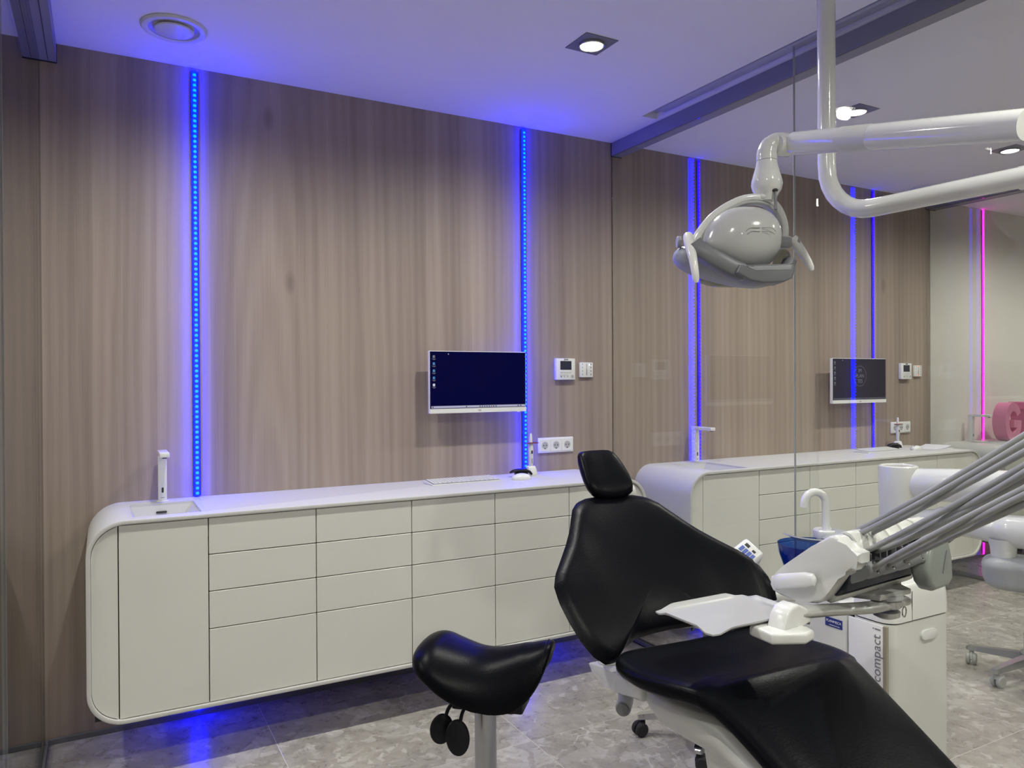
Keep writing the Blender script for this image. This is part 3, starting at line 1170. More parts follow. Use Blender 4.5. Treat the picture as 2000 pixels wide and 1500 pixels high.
def mouse(x, y, rz, label):
    o = thing('computer_mouse', label, 'mouse', (x, y, TOPZ + 0.0005), rz, 'white computer mice')

    def body(b):
        ellipsoid(b, (0, 0, 0.004), (0.050, 0.030, 0.026), 32, 16, 0.9)
        for v in b.verts:
            if v.co.z < 0.0:
                v.co.z = 0.0
    lit('shell', 'white_plastic', o, body)
    lit('button_seam', 'light_grey', o, lambda b: tube(b, [(-0.045, 0, 0.0135), (-0.03, 0, 0.0255), (-0.008, 0, 0.0305)], 0.0007, 6))
    lit('wheel', 'mid_grey', o, lambda b: lathe(b, [(0.0, -0.003), (0.006, -0.003), (0.006, 0.003), (0.0, 0.003)], 14, Matrix.Translation((-0.028, 0, 0.0235)) @ Matrix.Rotation(pi / 2, 4, 'X'), close=False))
    return o


mouse(1.836, -0.225, rad(-8), 'small white computer mouse in front of the black scanner')
mouse(4.93, -0.27, rad(10), 'small white computer mouse on the cabinet behind the glass')


def scanner(x, y, z, rz, label, arch=0.0):
    """curved black hand-held device lying on the worktop"""
    o = thing('handheld_scanner', label, 'scanner', (x, y, TOPZ + 0.0005), rz, 'black handheld scanners')
    pts = [(-0.062, 0, 0.022), (-0.045, 0.0, 0.029 + arch), (-0.015, 0, 0.033 + arch), (0.02, 0, 0.031 + arch), (0.045, 0, 0.022), (0.058, -0.004, 0.008)]
    rr = [0.006, 0.011, 0.0135, 0.0135, 0.012, 0.008]
    P = smooth_path(pts, 6)
    Rr = [rr[min(5, int(i / 6))] + (rr[min(5, int(i / 6) + 1)] - rr[min(5, int(i / 6))]) * ((i % 6) / 6) for i in range(len(P))]
    lit('grip', 'black_plastic', o, lambda b: tube(b, P, Rr, 16, sq=(0.62, 1.5)))
    lit('stand', 'black_plastic', o, lambda b: box(b, (-0.03, -0.012, 0.0), (0.035, 0.022, 0.024 + arch), 0.004))
    lit('lens', 'lcd_dark', o, lambda b: box(b, (0.018, -0.012, 0.040 + arch), (0.038, 0.004, 0.042 + arch), 0.0008, 1))
    return o


scanner(1.888, -0.130, 0, rad(-6), 'curved black handheld scanner resting behind the white mouse')
scanner(4.86, -0.155, 0, rad(-6), 'curved black handheld scanner on the cabinet behind the glass')


def curing(x, y, label):
    o = thing('curing_lamp', label, 'curing lamp', (x, y, TOPZ + 0.0005), 0, 'pen-shaped curing lamps in chargers')
    lit('charger', 'white_plastic', o, lambda b: lathe(b, [(0.0, 0.0), (0.034, 0.0), (0.035, 0.004), (0.031, 0.020), (0.027, 0.034), (0.024, 0.042), (0.019, 0.046), (0.017, 0.040), (0.0, 0.038)], 36, close=False))
    lit('handle', 'off_white', o, lambda b: lathe(b, [(0.0, 0.039), (0.0105, 0.039), (0.0120, 0.07), (0.0125, 0.12), (0.0115, 0.150), (0.0105, 0.158), (0.0, 0.158)], 28, close=False))
    lit('tip', 'white_plastic', o, lambda b: lathe(b, [(0.0, 0.157), (0.0085, 0.157), (0.0080, 0.180), (0.0062, 0.206), (0.0045, 0.214), (0.0, 0.2155)], 24, close=False))
    sh = lit('eye_shield', 'copper', o, lambda b: (lathe(b, [(0.0088, 0.163), (0.0105, 0.163), (0.0105, 0.168), (0.0088, 0.168)], 24, close=False), prism(b, rrect(-0.026, 0.042, -0.018, 0.018, 0.014, 6), 0.1625, 0.1675, 'xy')))
    lit('display', 'print_black', o, lambda b: box(b, (-0.0045, -0.0132, 0.110), (0.0045, -0.0110, 0.126)), 0)
    lit('marking', 'print_grey', o, lambda b: box(b, (-0.002, -0.0129, 0.060), (0.002, -0.0112, 0.084)), 0)
    return o


curing(1.972, -0.085, 'white pen-shaped curing lamp in its charger beside the front blue strip')
curing(4.985, -0.095, 'white pen-shaped curing lamp in its charger behind the glass')


def papers(x, y, label):
    o = thing('paper_sheets', label, 'paper', (x, y, TOPZ + 0.0005), rad(12))
    lit('lower_sheet', 'print_white', o, lambda b: box(b, (-0.15, -0.10, 0), (0.15, 0.10, 0.0015)), 0)
    lit('upper_sheet', 'print_white', o, lambda b: loft(b, [[(xx, yy, 0.003 + 0.010 * max(0, xx / 0.14) ** 2 + zz) for yy, zz in ((-0.08, 0), (0.09, 0), (0.09, 0.0012), (-0.08, 0.0012))] for xx in (-0.13, -0.06, 0.0, 0.06, 0.11, 0.16)]))
    return o


papers(5.10, -0.26, 'loose white paper sheets at the right end of the cabinet behind glass')


# ================================================================== PINK LETTERS
def letter_g(x, y, label):
    o = thing('pink_letter', label, 'letter', (x, y, TOPZ + 0.0005), rad(0), 'large pink standing letters')
    # thick round G standing on the worktop, cut open at the right, with an inner bar
    ro, ri, zc, kx = 0.150, 0.084, 0.150, 0.74
    a0, a1 = 28, 360 - 2
    n = 40
    outer = [(kx * ro * cos(rad(a0 + (a1 - a0) * i / n)), zc + ro * sin(rad(a0 + (a1 - a0) * i / n))) for i in range(n + 1)]
    inner = [(kx * ri * 0.92 * cos(rad(a0 + (a1 - a0) * i / n)), zc + ri * sin(rad(a0 + (a1 - a0) * i / n))) for i in range(n + 1)]

    def body(b):
        d0, d1 = -0.05, 0.05
        F0 = [b.verts.new((p[0], d0, p[1])) for p in outer]
        G0 = [b.verts.new((p[0], d0, p[1])) for p in inner]
        F1 = [b.verts.new((p[0], d1, p[1])) for p in outer]
        G1 = [b.verts.new((p[0], d1, p[1])) for p in inner]
        for i in range(n):
            b.faces.new([F0[i], F0[i + 1], G0[i + 1], G0[i]])
            b.faces.new([F1[i], G1[i], G1[i + 1], F1[i + 1]])
            b.faces.new([F0[i], F1[i], F1[i + 1], F0[i + 1]])
            b.faces.new([G0[i], G0[i + 1], G1[i + 1], G1[i]])
        for i in (0, n):
            b.faces.new([F0[i], G0[i], G1[i], F1[i]])
        box(b, (0.006, -0.0495, zc - 0.045), (kx * ro - 0.001, 0.0495, zc + 0.010))
    lit('body', 'pink_paint', o, body, 30)
    return o


letter_g(6.205, -0.180, 'large pink standing letter G in the far room')


def letter_i(x, y, label):
    o = thing('pink_letter', label, 'letter', (x, y, TOPZ + 0.0005), 0, 'large pink standing letters')
    lit('stem', 'pink_dark', o, lambda b: box(b, (-0.055, -0.07, 0.0), (0.055, 0.07, 0.300), 0.002, 1))
    lit('slab', 'pink_dark', o, lambda b: box(b, (-0.085, -0.07, 0.245), (-0.0552, 0.07, 0.300), 0.002, 1))
    return o


letter_i(6.440, -0.180, 'large pink standing block letter right of the G')


# ================================================================== SADDLE STOOLS
def stool(name, loc, rz, seat_h, label, wheel='dark_rubber', seat_mat='leather', base_rot=0.0, r_base=0.27, round_seat=False):
    o = thing(name, label, 'stool', (loc[0], loc[1], 0), rz, 'saddle stools on star bases')
    # saddle: x axis points to the narrow raised front, which arches over open legs
    Lh, Th = 0.205, 0.036

    def bend(x, y):
        t = (x + 1) / 2
        wid = 0.170 - 0.050 * t ** 1.5
        mid = 0.074 * max(0.0, -x - 0.05) ** 1.5 + 0.064 * max(0.0, x - 0.05) ** 1.4
        droop = (0.03 + 0.098 * t ** 1.2) * abs(y) ** 2.3
        z = mid * (1 - 0.30 * y * y) - droop
        if x < -0.60:
            z -= 0.28 * (-(x + 0.60)) ** 2.0
        return Lh * x, wid * y, z

    def seat(b):
        if round_seat:
            lathe(b, [(0.0, seat_h - 0.055), (0.09, seat_h - 0.055), (0.114, seat_h - 0.042), (0.12, seat_h - 0.02), (0.114, seat_h + 0.002), (0.09, seat_h + 0.010), (0.0, seat_h + 0.012)], 40, close=False)
            return
        ellipsoid(b, (0, 0, 0), (1, 1, 1), 72, 44, 0.62)
        for v in b.verts:
            x, y, z = v.co
            X, Y, Z = bend(x, y)
            t = (x + 1) / 2
            # thickness follows the drooping flank so the arch stays open below
            v.co = (X + (0.012 * z if x > 0.6 else 0), Y, Z + (Th if z > 0 else Th * 1.2) * z + seat_h)
    s_ = lit('seat', seat_mat, o, seat, 80)

    def seam(b):
        pts = []
        for k in range(33):
            yy = -0.97 + 1.94 * k / 32
            X, Y, Z = bend(0.88, yy)
            zz = (max(0.0, 1 - 0.88 ** (2 / 0.62) - abs(yy) ** (2 / 0.62))) ** 0.31
            if zz > 0:
                pts.append((X + 0.012 * zz, Y, Z + Th * zz + seat_h + 0.0006))
        tube(b, pts, 0.0014, 6)
    if not round_seat:
        lit('seam', 'black_plastic', s_, seam)
    zb = seat_h - (0.095 if not round_seat else 0.10)
    lit('mechanism', 'black_plastic', o, lambda b: box(b, (-0.035, -0.035, zb - 0.02), (0.035, 0.035, zb + 0.046), 0.006) if round_seat else (box(b, (-0.09, -0.055, zb - 0.034), (0.10, 0.055, zb + 0.035), 0.008), box(b, (0.02, -0.075, zb - 0.022), (0.13, 0.03, zb + 0.02), 0.006)))
    for k, (lx, ly, le) in enumerate(() if round_seat else ((-0.100, -0.075, 0.085), (-0.047, -0.102, 0.10))):
        def pad(b):
            tube(b, smooth_path([(lx * 0.4, ly * 0.35, zb), (lx * 0.85, ly * 0.85, zb - 0.015), (lx, ly, zb - 0.045)], 5), 0.0055, 10)
            nv = ellipsoid(b, (lx * 1.10, ly * 1.08, zb - 0.045 - le * 0.42), (0.034, 0.008, le * 0.5), 24, 14, 1.0, Euler((rad(-10), rad(10 if k == 0 else -6), rad(20))).to_matrix())
        lit('lever', 'black_plastic', o, pad)
    lit('column', 'brushed', o, lambda b: (lathe(b, [(0.0325, zb - 0.03), (0.0325, 0.20), (0.0, 0.20)], 32, close=False)))
    lit('lower_column', 'chrome', o, lambda b: lathe(b, [(0.039, 0.21), (0.040, 0.205), (0.040, 0.075), (0.0, 0.075)], 32, close=False))
    lit('hub', 'brushed', o, lambda b: lathe(b, [(0.0, 0.075), (0.052, 0.075), (0.056, 0.085), (0.054, 0.120), (0.042, 0.135), (0.0, 0.135)], 32, close=False))
    for k in range(5):
        a = base_rot + 2 * pi * k / 5
        c, s2 = cos(a), sin(a)
        M = Matrix.Rotation(a, 4, 'Z')
        arm = lit('star_arm', 'brushed' if wheel == 'wheel_grey' else 'chrome', o, lambda b: (loft(b, [[M @ Vector(p) for p in ((x, -w, z0), (x, w, z0), (x, w * 0.8, z1), (x, -w * 0.8, z1))] for x, w, z0, z1 in ((0.03, 0.024, 0.080, 0.118), (r_base * 0.6, 0.020, 0.074, 0.104), (r_base - 0.03, 0.018, 0.070, 0.094), (r_base + 0.012, 0.018, 0.068, 0.088), (r_base + 0.022, 0.012, 0.068, 0.082))])), 50)
        M2 = M @ Matrix.Translation((r_base, 0, 0)) @ Matrix.Rotation(0.5 + k * 1.3, 4, 'Z')
        cs = lit('caster', 'black_plastic' if wheel == 'dark_rubber' else 'wheel_grey', arm, lambda b: (lathe(b, [(0.010, 0.040), (0.010, 0.070), (0.0, 0.070)], 14, M2, close=False), xform(box(b, (-0.004, -0.008, 0.022), (0.026, 0.008, 0.055), 0.004), M2, len(b.verts) - 0) if False else None))
        for sd in (-1, 1):
            lit('wheel', wheel, cs, lambda b: lathe(b, [(0.0, -0.0095), (0.022, -0.0095), (0.0275, -0.005), (0.0275, 0.005), (0.022, 0.0095), (0.0, 0.0095)], 26, M2 @ Matrix.Translation((0.014, sd * 0.0145, 0.0280)) @ Matrix.Rotation(pi / 2, 4, 'X'), close=False))
        lit('fork', 'black_plastic' if wheel == 'dark_rubber' else 'wheel_grey', cs, lambda b: (tube(b, [M2 @ Vector((0.0, 0, 0.052)), M2 @ Vector((0.016, 0, 0.046)), M2 @ Vector((0.030, 0, 0.030)), M2 @ Vector((0.014, 0, 0.026))], [0.011, 0.011, 0.007, 0.006], 12)))
    return o


stool('saddle_stool', (1.000, -1.490), rad(-42), 0.598, 'black leather saddle stool standing left of the dental chair', base_rot=rad(75))
stool('saddle_stool', (2.135, -1.235), rad(195), 0.620, 'black saddle stool mostly hidden behind the dental chair back', base_rot=rad(-50))
stool('round_stool', (3.895, -1.535), rad(-40), 0.69, 'grey-wheeled stool on a chrome star base behind the glass', wheel='wheel_grey', seat_mat='cool_grey', base_rot=rad(70), r_base=0.265, round_seat=True)


# ================================================================== DENTAL CHAIR
PHI = rad(3)
CC = Vector((1.419, -1.7636, 0))
chair = thing('dental_chair', 'black leather reclining dental chair with white shell in the foreground', 'dental chair', (CC.x, CC.y, 0), -PHI)
# local frame: x = across (w), y = along towards the head (s), z = up
TH = rad(45)
BA = Vector((0, cos(TH), sin(TH)))          # up the backrest
BN = Vector((0, -sin(TH), cos(TH)))         # out of the backrest towards the sitter
BC = Vector((0, 0, 0.8253))


def on_back(w, a, n=0.0):
    return BC + Vector((w, 0, 0)) + BA * a + BN * n


half = [(0.0, 0.345), (0.045, 0.344), (0.088, 0.338), (0.130, 0.321), (0.160, 0.292), (0.184, 0.252), (0.212, 0.205), (0.246, 0.158), (0.288, 0.106),
        (0.328, 0.058), (0.350, 0.018), (0.354, -0.030), (0.346, -0.086), (0.332, -0.140), (0.310, -0.182), (0.278, -0.206), (0.240, -0.200),
        (0.195, -0.165), (0.135, -0.138), (0.065, -0.128), (0.0, -0.125)]


def resample(poly, n):
    P = [Vector(p) for p in poly]
    P.append(P[0])
    d = [0.0]
    for a, b in zip(P, P[1:]):
        d.append(d[-1] + (b - a).length)
    out = []
    j = 0
    for i in range(n):
        t = d[-1] * i / n
        while d[j + 1] < t:
            j += 1
        k = (t - d[j]) / max(1e-9, d[j + 1] - d[j])
        out.append(P[j].lerp(P[j + 1], k))
    return out


def cushion(b, outline, centre, frame, t_front, t_back, n_out=96, rings=14, dish=None, p=3.2):
    """pillow with the given closed outline; frame(u, v, n) -> point"""
    O = resample(outline, n_out)
    c = Vector(centre)
    fr, bk = [], []
    for k in range(rings):
        t = 1 - (k / rings)
        r = t
        # superelliptic edge so the rim is round and the face nearly flat
        hgt = (1 - r ** p) ** (1 / p)
        row_f, row_b = [], []
        for q in O:
            u, v = c + (q - c) * (1 - (1 - r))
            dz = dish(u, v) if dish else 0.0
            row_f.append(b.verts.new(frame(u, v, t_front * hgt + dz)))
            row_b.append(b.verts.new(frame(u, v, -t_back * hgt + dz)) if k > 0 else None)
        if k == 0:
            row_b = row_f
        fr.append(row_f)
        bk.append(row_b)
    n = n_out
    for R_ in (fr, bk):
        for a, d in zip(R_, R_[1:]):
            for i in range(n):
                j = (i + 1) % n
                b.faces.new([a[i], a[j], d[j], d[i]])
        dz = dish(*c) if dish else 0.0
        tip = b.verts.new(frame(c[0], c[1], (t_front if R_ is fr else -t_back) + dz))
        for i in range(n):
            b.faces.new([R_[-1][i], R_[-1][(i + 1) % n], tip])


outline = [(-w, a) for w, a in half[::-1]][:-1] + half[:-1]
outline = [(w, a) for w, a in half] + [(-w, a) for w, a in half[::-1][1:-1]]


def back_dish(w, a):
    return 0.055 * (abs(w) / 0.35) ** 2.2 - 0.012 * max(0.0, 1 - (abs(w) / 0.2) ** 2)


lit('backrest', 'leather', chair, lambda b: cushion(b, outline, (0, 0.02), on_back, 0.036, 0.030, 120, 16, back_dish, 2.6), 80)
lit('back_shell', 'white_plastic', chair, lambda b: cushion(b, [(w * 0.80, a * 0.86) for w, a in outline], (0, 0.02), lambda u, v, n: on_back(u, v, n - 0.040), 0.012, 0.030, 96, 10, back_dish, 2.4), 80)

# headrest on its stem
HT = rad(47)
HA = Vector((0, cos(HT), sin(HT)))
HN = Vector((0, -sin(HT), cos(HT)))
HC = Vector((0.004, 0.285, 1.128))


def on_head(w, a, n=0.0):
    return HC + Vector((w, 0, 0)) + HA * a + HN * n


hd = [(0.0, 0.095), (0.030, 0.094), (0.054, 0.089), (0.069, 0.075), (0.077, 0.050), (0.083, 0.015), (0.087, -0.025), (0.085, -0.058), (0.074, -0.082), (0.052, -0.093), (0.026, -0.097), (0, -0.098)]
hd_o = hd + [(-w, a) for w, a in hd[::-1][1:-1]]
lit('headrest', 'leather', chair, lambda b: cushion(b, hd_o, (0, 0), on_head, 0.026, 0.032, 72, 12, lambda w, a: 0.010 * (abs(w) / 0.08) ** 2, 2.6), 80)
lit('headrest_bracket', 'white_plastic', chair, lambda b: (tube(b, smooth_path([on_back(0.0, 0.24, -0.055), on_back(0.0, 0.34, -0.050), on_head(0.0, -0.05, -0.055), on_head(0, 0.02, -0.040)], 5), 0.020, 14, sq=(0.7, 1.6)), xform(box(b, (0, 0, 0), (0, 0, 0)), Matrix.Identity(4)) if False else None))
lit('headrest_knob', 'white_plastic', chair, lambda b: lathe(b, [(0.0, -0.022), (0.026, -0.022), (0.032, -0.014), (0.032, 0.014), (0.026, 0.022), (0.0, 0.022)], 28, Matrix.Translation(on_head(0.082, -0.055, -0.035)) @ Matrix.Rotation(pi / 2, 4, 'Y'), close=False))

# seat and leg rest: one upholstered piece
prof = [(-0.135, 0.716, 0.190), (-0.150, 0.732, 0.232), (-0.185, 0.741, 0.262), (-0.24, 0.744, 0.277), (-0.31, 0.749, 0.283), (-0.39, 0.758, 0.276), (-0.46, 0.765, 0.258),
        (-0.52, 0.761, 0.240), (-0.57, 0.744, 0.229), (-0.63, 0.717, 0.221), (-0.70, 0.683, 0.215), (-0.80, 0.632, 0.208), (-0.92, 0.572, 0.198), (-1.04, 0.513, 0.182), (-1.10, 0.484, 0.160), (-1.125, 0.470, 0.120)]


def prof_at(s):
    for (s0, z0, w0), (s1, z1, w1) in zip(prof, prof[1:]):
        if s1 <= s <= s0:
            k = (s - s0) / (s1 - s0)
            return z0 + (z1 - z0) * k, w0 + (w1 - w0) * k
    return prof[-1][1], prof[-1][2]


def seat_fn(b):
    P = smooth_path([(s, z, w) for s, z, w in prof], 4)
    secs = []
    m_ = len(P)
    for i, q in enumerate(P):
        s, z, w = q
        # thickness grows from the rear nose
        e = min(1.0, (i + 1) / 7.0) ** 0.5 * min(1.0, (m_ - i) / 6.0) ** 0.5
        th = 0.036 * e + 0.002
        a = P[max(0, i - 1)]
        c2 = P[min(m_ - 1, i + 1)]
        t = Vector((c2[0] - a[0], c2[1] - a[1]))
        t.normalize()
        nrm = Vector((t[1], -t[0])) if t[0] < 0 else Vector((-t[1], t[0]))
        if nrm[1] < 0:
            nrm = -nrm
        ring = []
        n = 44
        for k in range(n):
            th_ = 2 * pi * k / n
            cx = math.copysign(abs(cos(th_)) ** 0.55, cos(th_))
            cz = math.copysign(abs(sin(th_)) ** 0.75, sin(th_))
            u = w * cx
            dsh = 0.016 * (abs(cx) ** 2.4) - 0.012 if s > -0.5 else 0.006 - 0.010 * abs(cx) ** 3
            off = -th + th * cz + dsh * (1 if cz > 0 else 0.6)
            ring.append((u, s + nrm[0] * off, z + nrm[1] * off))
        secs.append(ring)
    loft(b, secs)


lit('seat', 'leather', chair, seat_fn, 80)


def shell_fn(b):
    secs = []
    for s, ztop, zlow, w in ((-0.20, 0.672, 0.640, 0.15), (-0.225, 0.675, 0.612, 0.195), (-0.255, 0.677, 0.582, 0.212), (-0.30, 0.682, 0.566, 0.220), (-0.40, 0.692, 0.568, 0.222),
                             (-0.50, 0.690, 0.572, 0.214), (-0.60, 0.655, 0.545, 0.206), (-0.72, 0.600, 0.500, 0.196), (-0.86, 0.528, 0.450, 0.184), (-0.98, 0.470, 0.415, 0.165)):
        ring = []
        n = 32
        for k in range(n):
            a = 2 * pi * k / n
            cx = math.copysign(abs(cos(a)) ** 0.5, cos(a))
            cz = math.copysign(abs(sin(a)) ** 0.6, sin(a))
            wz = w * (1.0 if cz > 0 else 1.0 - 0.10 * abs(cz))
            ring.append((wz * cx, s, (ztop + zlow) / 2 + (ztop - zlow) / 2 * cz))
        secs.append(ring)
    loft(b, secs)


lit('seat_shell', 'off_white', chair, shell_fn, 50)
for w0, w1 in ((-0.222, -0.150), (0.150, 0.222)):
    lit('hinge_bracket', 'white_plastic', chair, lambda b: prism(b, [(0.014, 0.638), (-0.01, 0.648), (-0.10, 0.655), (-0.24, 0.664), (-0.24, 0.625), (-0.16, 0.614), (-0.06, 0.604), (-0.016, 0.606)], w0, w1, 'yz', 0.008, 3))
lit('hinge_cap', 'off_white', chair, lambda b: lathe(b, [(0.0, 0.0), (0.024, 0.0), (0.026, 0.004), (0.022, 0.009), (0.0, 0.010)], 26, Matrix.Translation((-0.188, -0.040, 0.650)), close=False))
lit('hinge_arm', 'mid_grey', chair, lambda b: (tube(b, [(-0.19, -0.02, 0.64), (-0.19, 0.01, 0.70), on_back(-0.19, -0.10, -0.05)], 0.022, 12, sq=(1, 0.6)), tube(b, [(0.19, -0.02, 0.64), (0.19, 0.01, 0.70), on_back(0.19, -0.10, -0.05)], 0.022, 12, sq=(1, 0.6))))
lit('release_tube', 'light_grey', chair, lambda b: tube(b, [(-0.16, -0.085, 0.600), (-0.205, -0.150, 0.592), (-0.235, -0.182, 0.588)], 0.020, 20))
lit('tube_end', 'mid_grey', chair, lambda b: tube(b, [(-0.234, -0.1812, 0.588), (-0.240, -0.1872, 0.5874)], 0.0165, 20))
lit('lift_column', 'white_plastic', chair, lambda b: loft(b, [[Vector((x, y + dy, z)) for x, y in [(p[0], p[1]) for p in rrect(-wx, wx, -wy, wy, 0.05, 5)]] for z, dy, wx, wy in ((0.585, -0.48, 0.13, 0.15), (0.35, -0.56, 0.14, 0.16), (0.16, -0.62, 0.16, 0.20), (0.05, -0.64, 0.20, 0.28))]))
arm_o = [(0.115, 0.742), (0.118, 0.800), (0.100, 0.838), (0.064, 0.850), (0.024, 0.840), (-0.014, 0.814), (-0.042, 0.780), (-0.052, 0.748), (0.03, 0.738)]
ar = lit('armrest', 'leather', chair, lambda b: prism(b, arm_o, 0.392, 0.432, 'yz', 0.012, 3), 60)
lit('piping', 'black_plastic', ar, lambda b: tube(b, smooth_path([(0.396, y, z) for y, z in arm_o[1:8]], 4), 0.0028, 8))
lit('armrest_bar', 'white_enamel', chair, lambda b: tube(b, [(0.26, 0.045, 0.735), (0.412, 0.030, 0.735), (0.520, -0.030, 0.742)], 0.0155, 16))
lit('floor_base', 'white_plastic', chair, lambda b: prism(b, [(x, y - 0.66) for x, y in rrect(-0.24, 0.24, -0.38, 0.34, 0.14, 10)], 0.0, 0.06, 'xy', 0.012, 3))


# ================================================================== DELIVERY CONSOLE WITH TRAY
ang = rad(6)
con = thing('instrument_console', 'white dental instrument console with grey hoses above the chair leg rest', 'instrument console', (1.451, -2.366, 0), ang)
cheek = [(0.166, 0.960), (0.168, 0.940), (0.160, 0.927), (0.138, 0.921), (0.100, 0.919), (0.064, 0.921), (0.045, 0.923), (0.028, 0.932), (0.008, 0.962), (-0.012, 0.992), (-0.024, 1.010), (-0.030, 1.012),
         (-0.046, 1.016), (-0.048, 1.026), (-0.064, 1.036), (-0.064, 1.058), (-0.036, 1.058), (-0.026, 1.066), (-0.014, 1.082), (0.000, 1.086), (0.012, 1.083), (0.055, 1.052), (0.098, 1.018), (0.132, 0.982), (0.154, 0.966)]
lit('end_cheek', 'white_plastic', con, lambda b: prism(b, cheek, -0.022, 0.020, 'yz', 0.007, 3), 40)
body_poly = [(0.150, 0.955), (0.144, 0.934), (0.060, 0.929), (0.030, 0.940), (0.030, 0.962), (0.020, 1.055), (0.015, 1.074), (0.055, 1.044), (0.098, 1.010), (0.130, 0.974)]
lit('body', 'white_plastic', con, lambda b: prism(b, body_poly, 0.018, 0.350, 'yz', 0.004, 2), 40)
lit('recess', 'deep_navy', con, lambda b: prism(b, [(0.030, 0.950), (-0.008, 0.956), (-0.016, 1.000), (-0.020, 1.040), (0.018, 1.056)], 0.019, 0.346, 'yz', 0.002, 1), 40)
lit('recess_floor', 'deep_navy', con, lambda b: prism(b, [(0.050, 0.940), (0.020, 0.938), (-0.012, 0.976), (-0.008, 0.982), (0.030, 0.954)], 0.019, 0.345, 'yz', 0.001, 1), 40)
lit('lower_rail', 'off_white', con, lambda b: prism(b, [(0.070, 0.934), (0.030, 0.922), (0.018, 0.930), (0.014, 0.940), (0.050, 0.944)], 0.012, 0.352, 'yz', 0.003, 2), 40)
for k in range(5):
    L0 = 0.024 + k * 0.066
    lit('cover_pad', 'off_white', con, lambda b: prism(b, [(0.058, 1.052), (0.014, 1.085), (0.000, 1.089), (-0.014, 1.085), (-0.034, 1.062), (-0.038, 1.052), (-0.030, 1.050), (-0.012, 1.070), (0.004, 1.076), (0.050, 1.042)], L0 + 0.004, L0 + 0.062, 'yz', 0.003, 2), 40)
    lit('pad_groove', 'light_grey', con, lambda b: prism(b, [(0.056, 1.050), (0.014, 1.082), (0.000, 1.086), (-0.013, 1.082), (-0.033, 1.060), (-0.036, 1.051), (-0.030, 1.048), (-0.012, 1.068), (0.004, 1.074), (0.050, 1.041)], L0 - 0.003, L0 + 0.004, 'yz'), 40)
    # instrument cradle forks and the holders under them
    lit('cradle', 'mid_grey', con, lambda b: (box(b, (L0 + 0.008, -0.040, 1.020), (L0 + 0.013, -0.012, 1.042), 0.001, 1), box(b, (L0 + 0.036, -0.040, 1.020), (L0 + 0.041, -0.012, 1.042), 0.001, 1), box(b, (L0 + 0.008, -0.018, 1.012), (L0 + 0.041, -0.012, 1.024), 0.001, 1)))
    if k < 4:
        hl = lit('instrument_holder', 'cool_grey', con, lambda b: tube(b, [(L0 + 0.006, 0.014, 0.978), (L0 + 0.020, -0.020, 0.996), (L0 + 0.034, -0.052, 1.014)], [0.0165, 0.0175, 0.0155], 20))
        lit('holder_ring', 'chrome', hl, lambda b: tube(b, [(L0 + 0.0335, -0.051, 1.0135), (L0 + 0.035, -0.0545, 1.0155)], 0.0148, 20))
lit('right_cheek', 'white_plastic', con, lambda b: prism(b, cheek, 0.348, 0.372, 'yz', 0.006, 3), 40)
lit('grip_handle', 'white_plastic', con, lambda b: tube(b, [(-0.006, 0.148, 0.950), (-0.020, 0.146, 0.951), (-0.030, 0.128, 0.957), (-0.034, 0.060, 0.976), (-0.034, 0.040, 0.981), (-0.034, 0.035, 0.982)], [0.0185, 0.0195, 0.0185, 0.0180, 0.0140, 0.005], 24, sq=(1.0, 0.55)))
lit('swivel_plate', 'satin_metal', con, lambda b: (prism(b, [(0.15, -0.01), (0.27, -0.02), (0.30, 0.03), (0.28, 0.10), (0.20, 0.12), (0.12, 0.06)], 0.912, 0.926, 'xy', 0.003, 2), prism(b, [(0.20, 0.02), (0.30, 0.02), (0.30, 0.07), (0.20, 0.07)], 0.918, 0.934, 'xy', 0.003, 2)))
lit('hub_disc', 'light_grey', con, lambda b: lathe(b, [(0.0, 0.0), (0.036, 0.0), (0.038, 0.004), (0.036, 0.012), (0.0, 0.014)], 36, Matrix.Translation((0.210, 0.008, 0.906)), close=False))
lit('hub_ring', 'chrome', con, lambda b: lathe(b, [(0.0, 0.0), (0.031, 0.0), (0.034, 0.003), (0.034, 0.018), (0.030, 0.021), (0.0, 0.021)], 36, Matrix.Translation((0.210, 0.008, 0.886)), close=False))
lit('hub_lower', 'satin_metal', con, lambda b: lathe(b, [(0.0, 0.0), (0.018, 0.001), (0.030, 0.007), (0.031, 0.018), (0.0, 0.018)], 36, Matrix.Translation((0.210, 0.008, 0.858)), close=False))
lit('tray_arm', 'satin_metal', con, lambda b: (tube(b, smooth_path([(-0.095, 0.045, 0.916), (0.00, 0.030, 0.909), (0.12, 0.006, 0.899), (0.21, 0.005, 0.893), (0.27, 0.008, 0.890), (0.292, 0.010, 0.889)], 5), [0.019] * 21 + [0.0195, 0.019, 0.018, 0.016, 0.013], 18, sq=(0.68, 1.25))))
lit('brake_ring', 'chrome', con, lambda b: tube(b, [(0.228 + 0.0085 * cos(t), -0.026, 0.878 + 0.012 * sin(t)) for t in [2 * pi * i / 20 for i in range(21)]], 0.0016, 8))
# white joint and tray
lit('tray_joint', 'white_plastic', con, lambda b: prism(b, [(-0.168, 0.893), (-0.158, 0.922), (-0.142, 0.939), (-0.115, 0.943), (-0.085, 0.930), (-0.068, 0.912), (-0.072, 0.890), (-0.098, 0.902), (-0.114, 0.897), (-0.122, 0.892)], 0.022, 0.068, 'xz', 0.006, 3), 40)
lit('tray_clamp', 'white_plastic', con, lambda b: (prism(b, [(-0.196, 0.090), (-0.208, 0.024), (-0.146, -0.016), (-0.110, -0.010), (-0.100, 0.010), (-0.108, 0.056), (-0.150, 0.090)], 0.872, 0.896, 'xy', 0.006, 3)), 40)


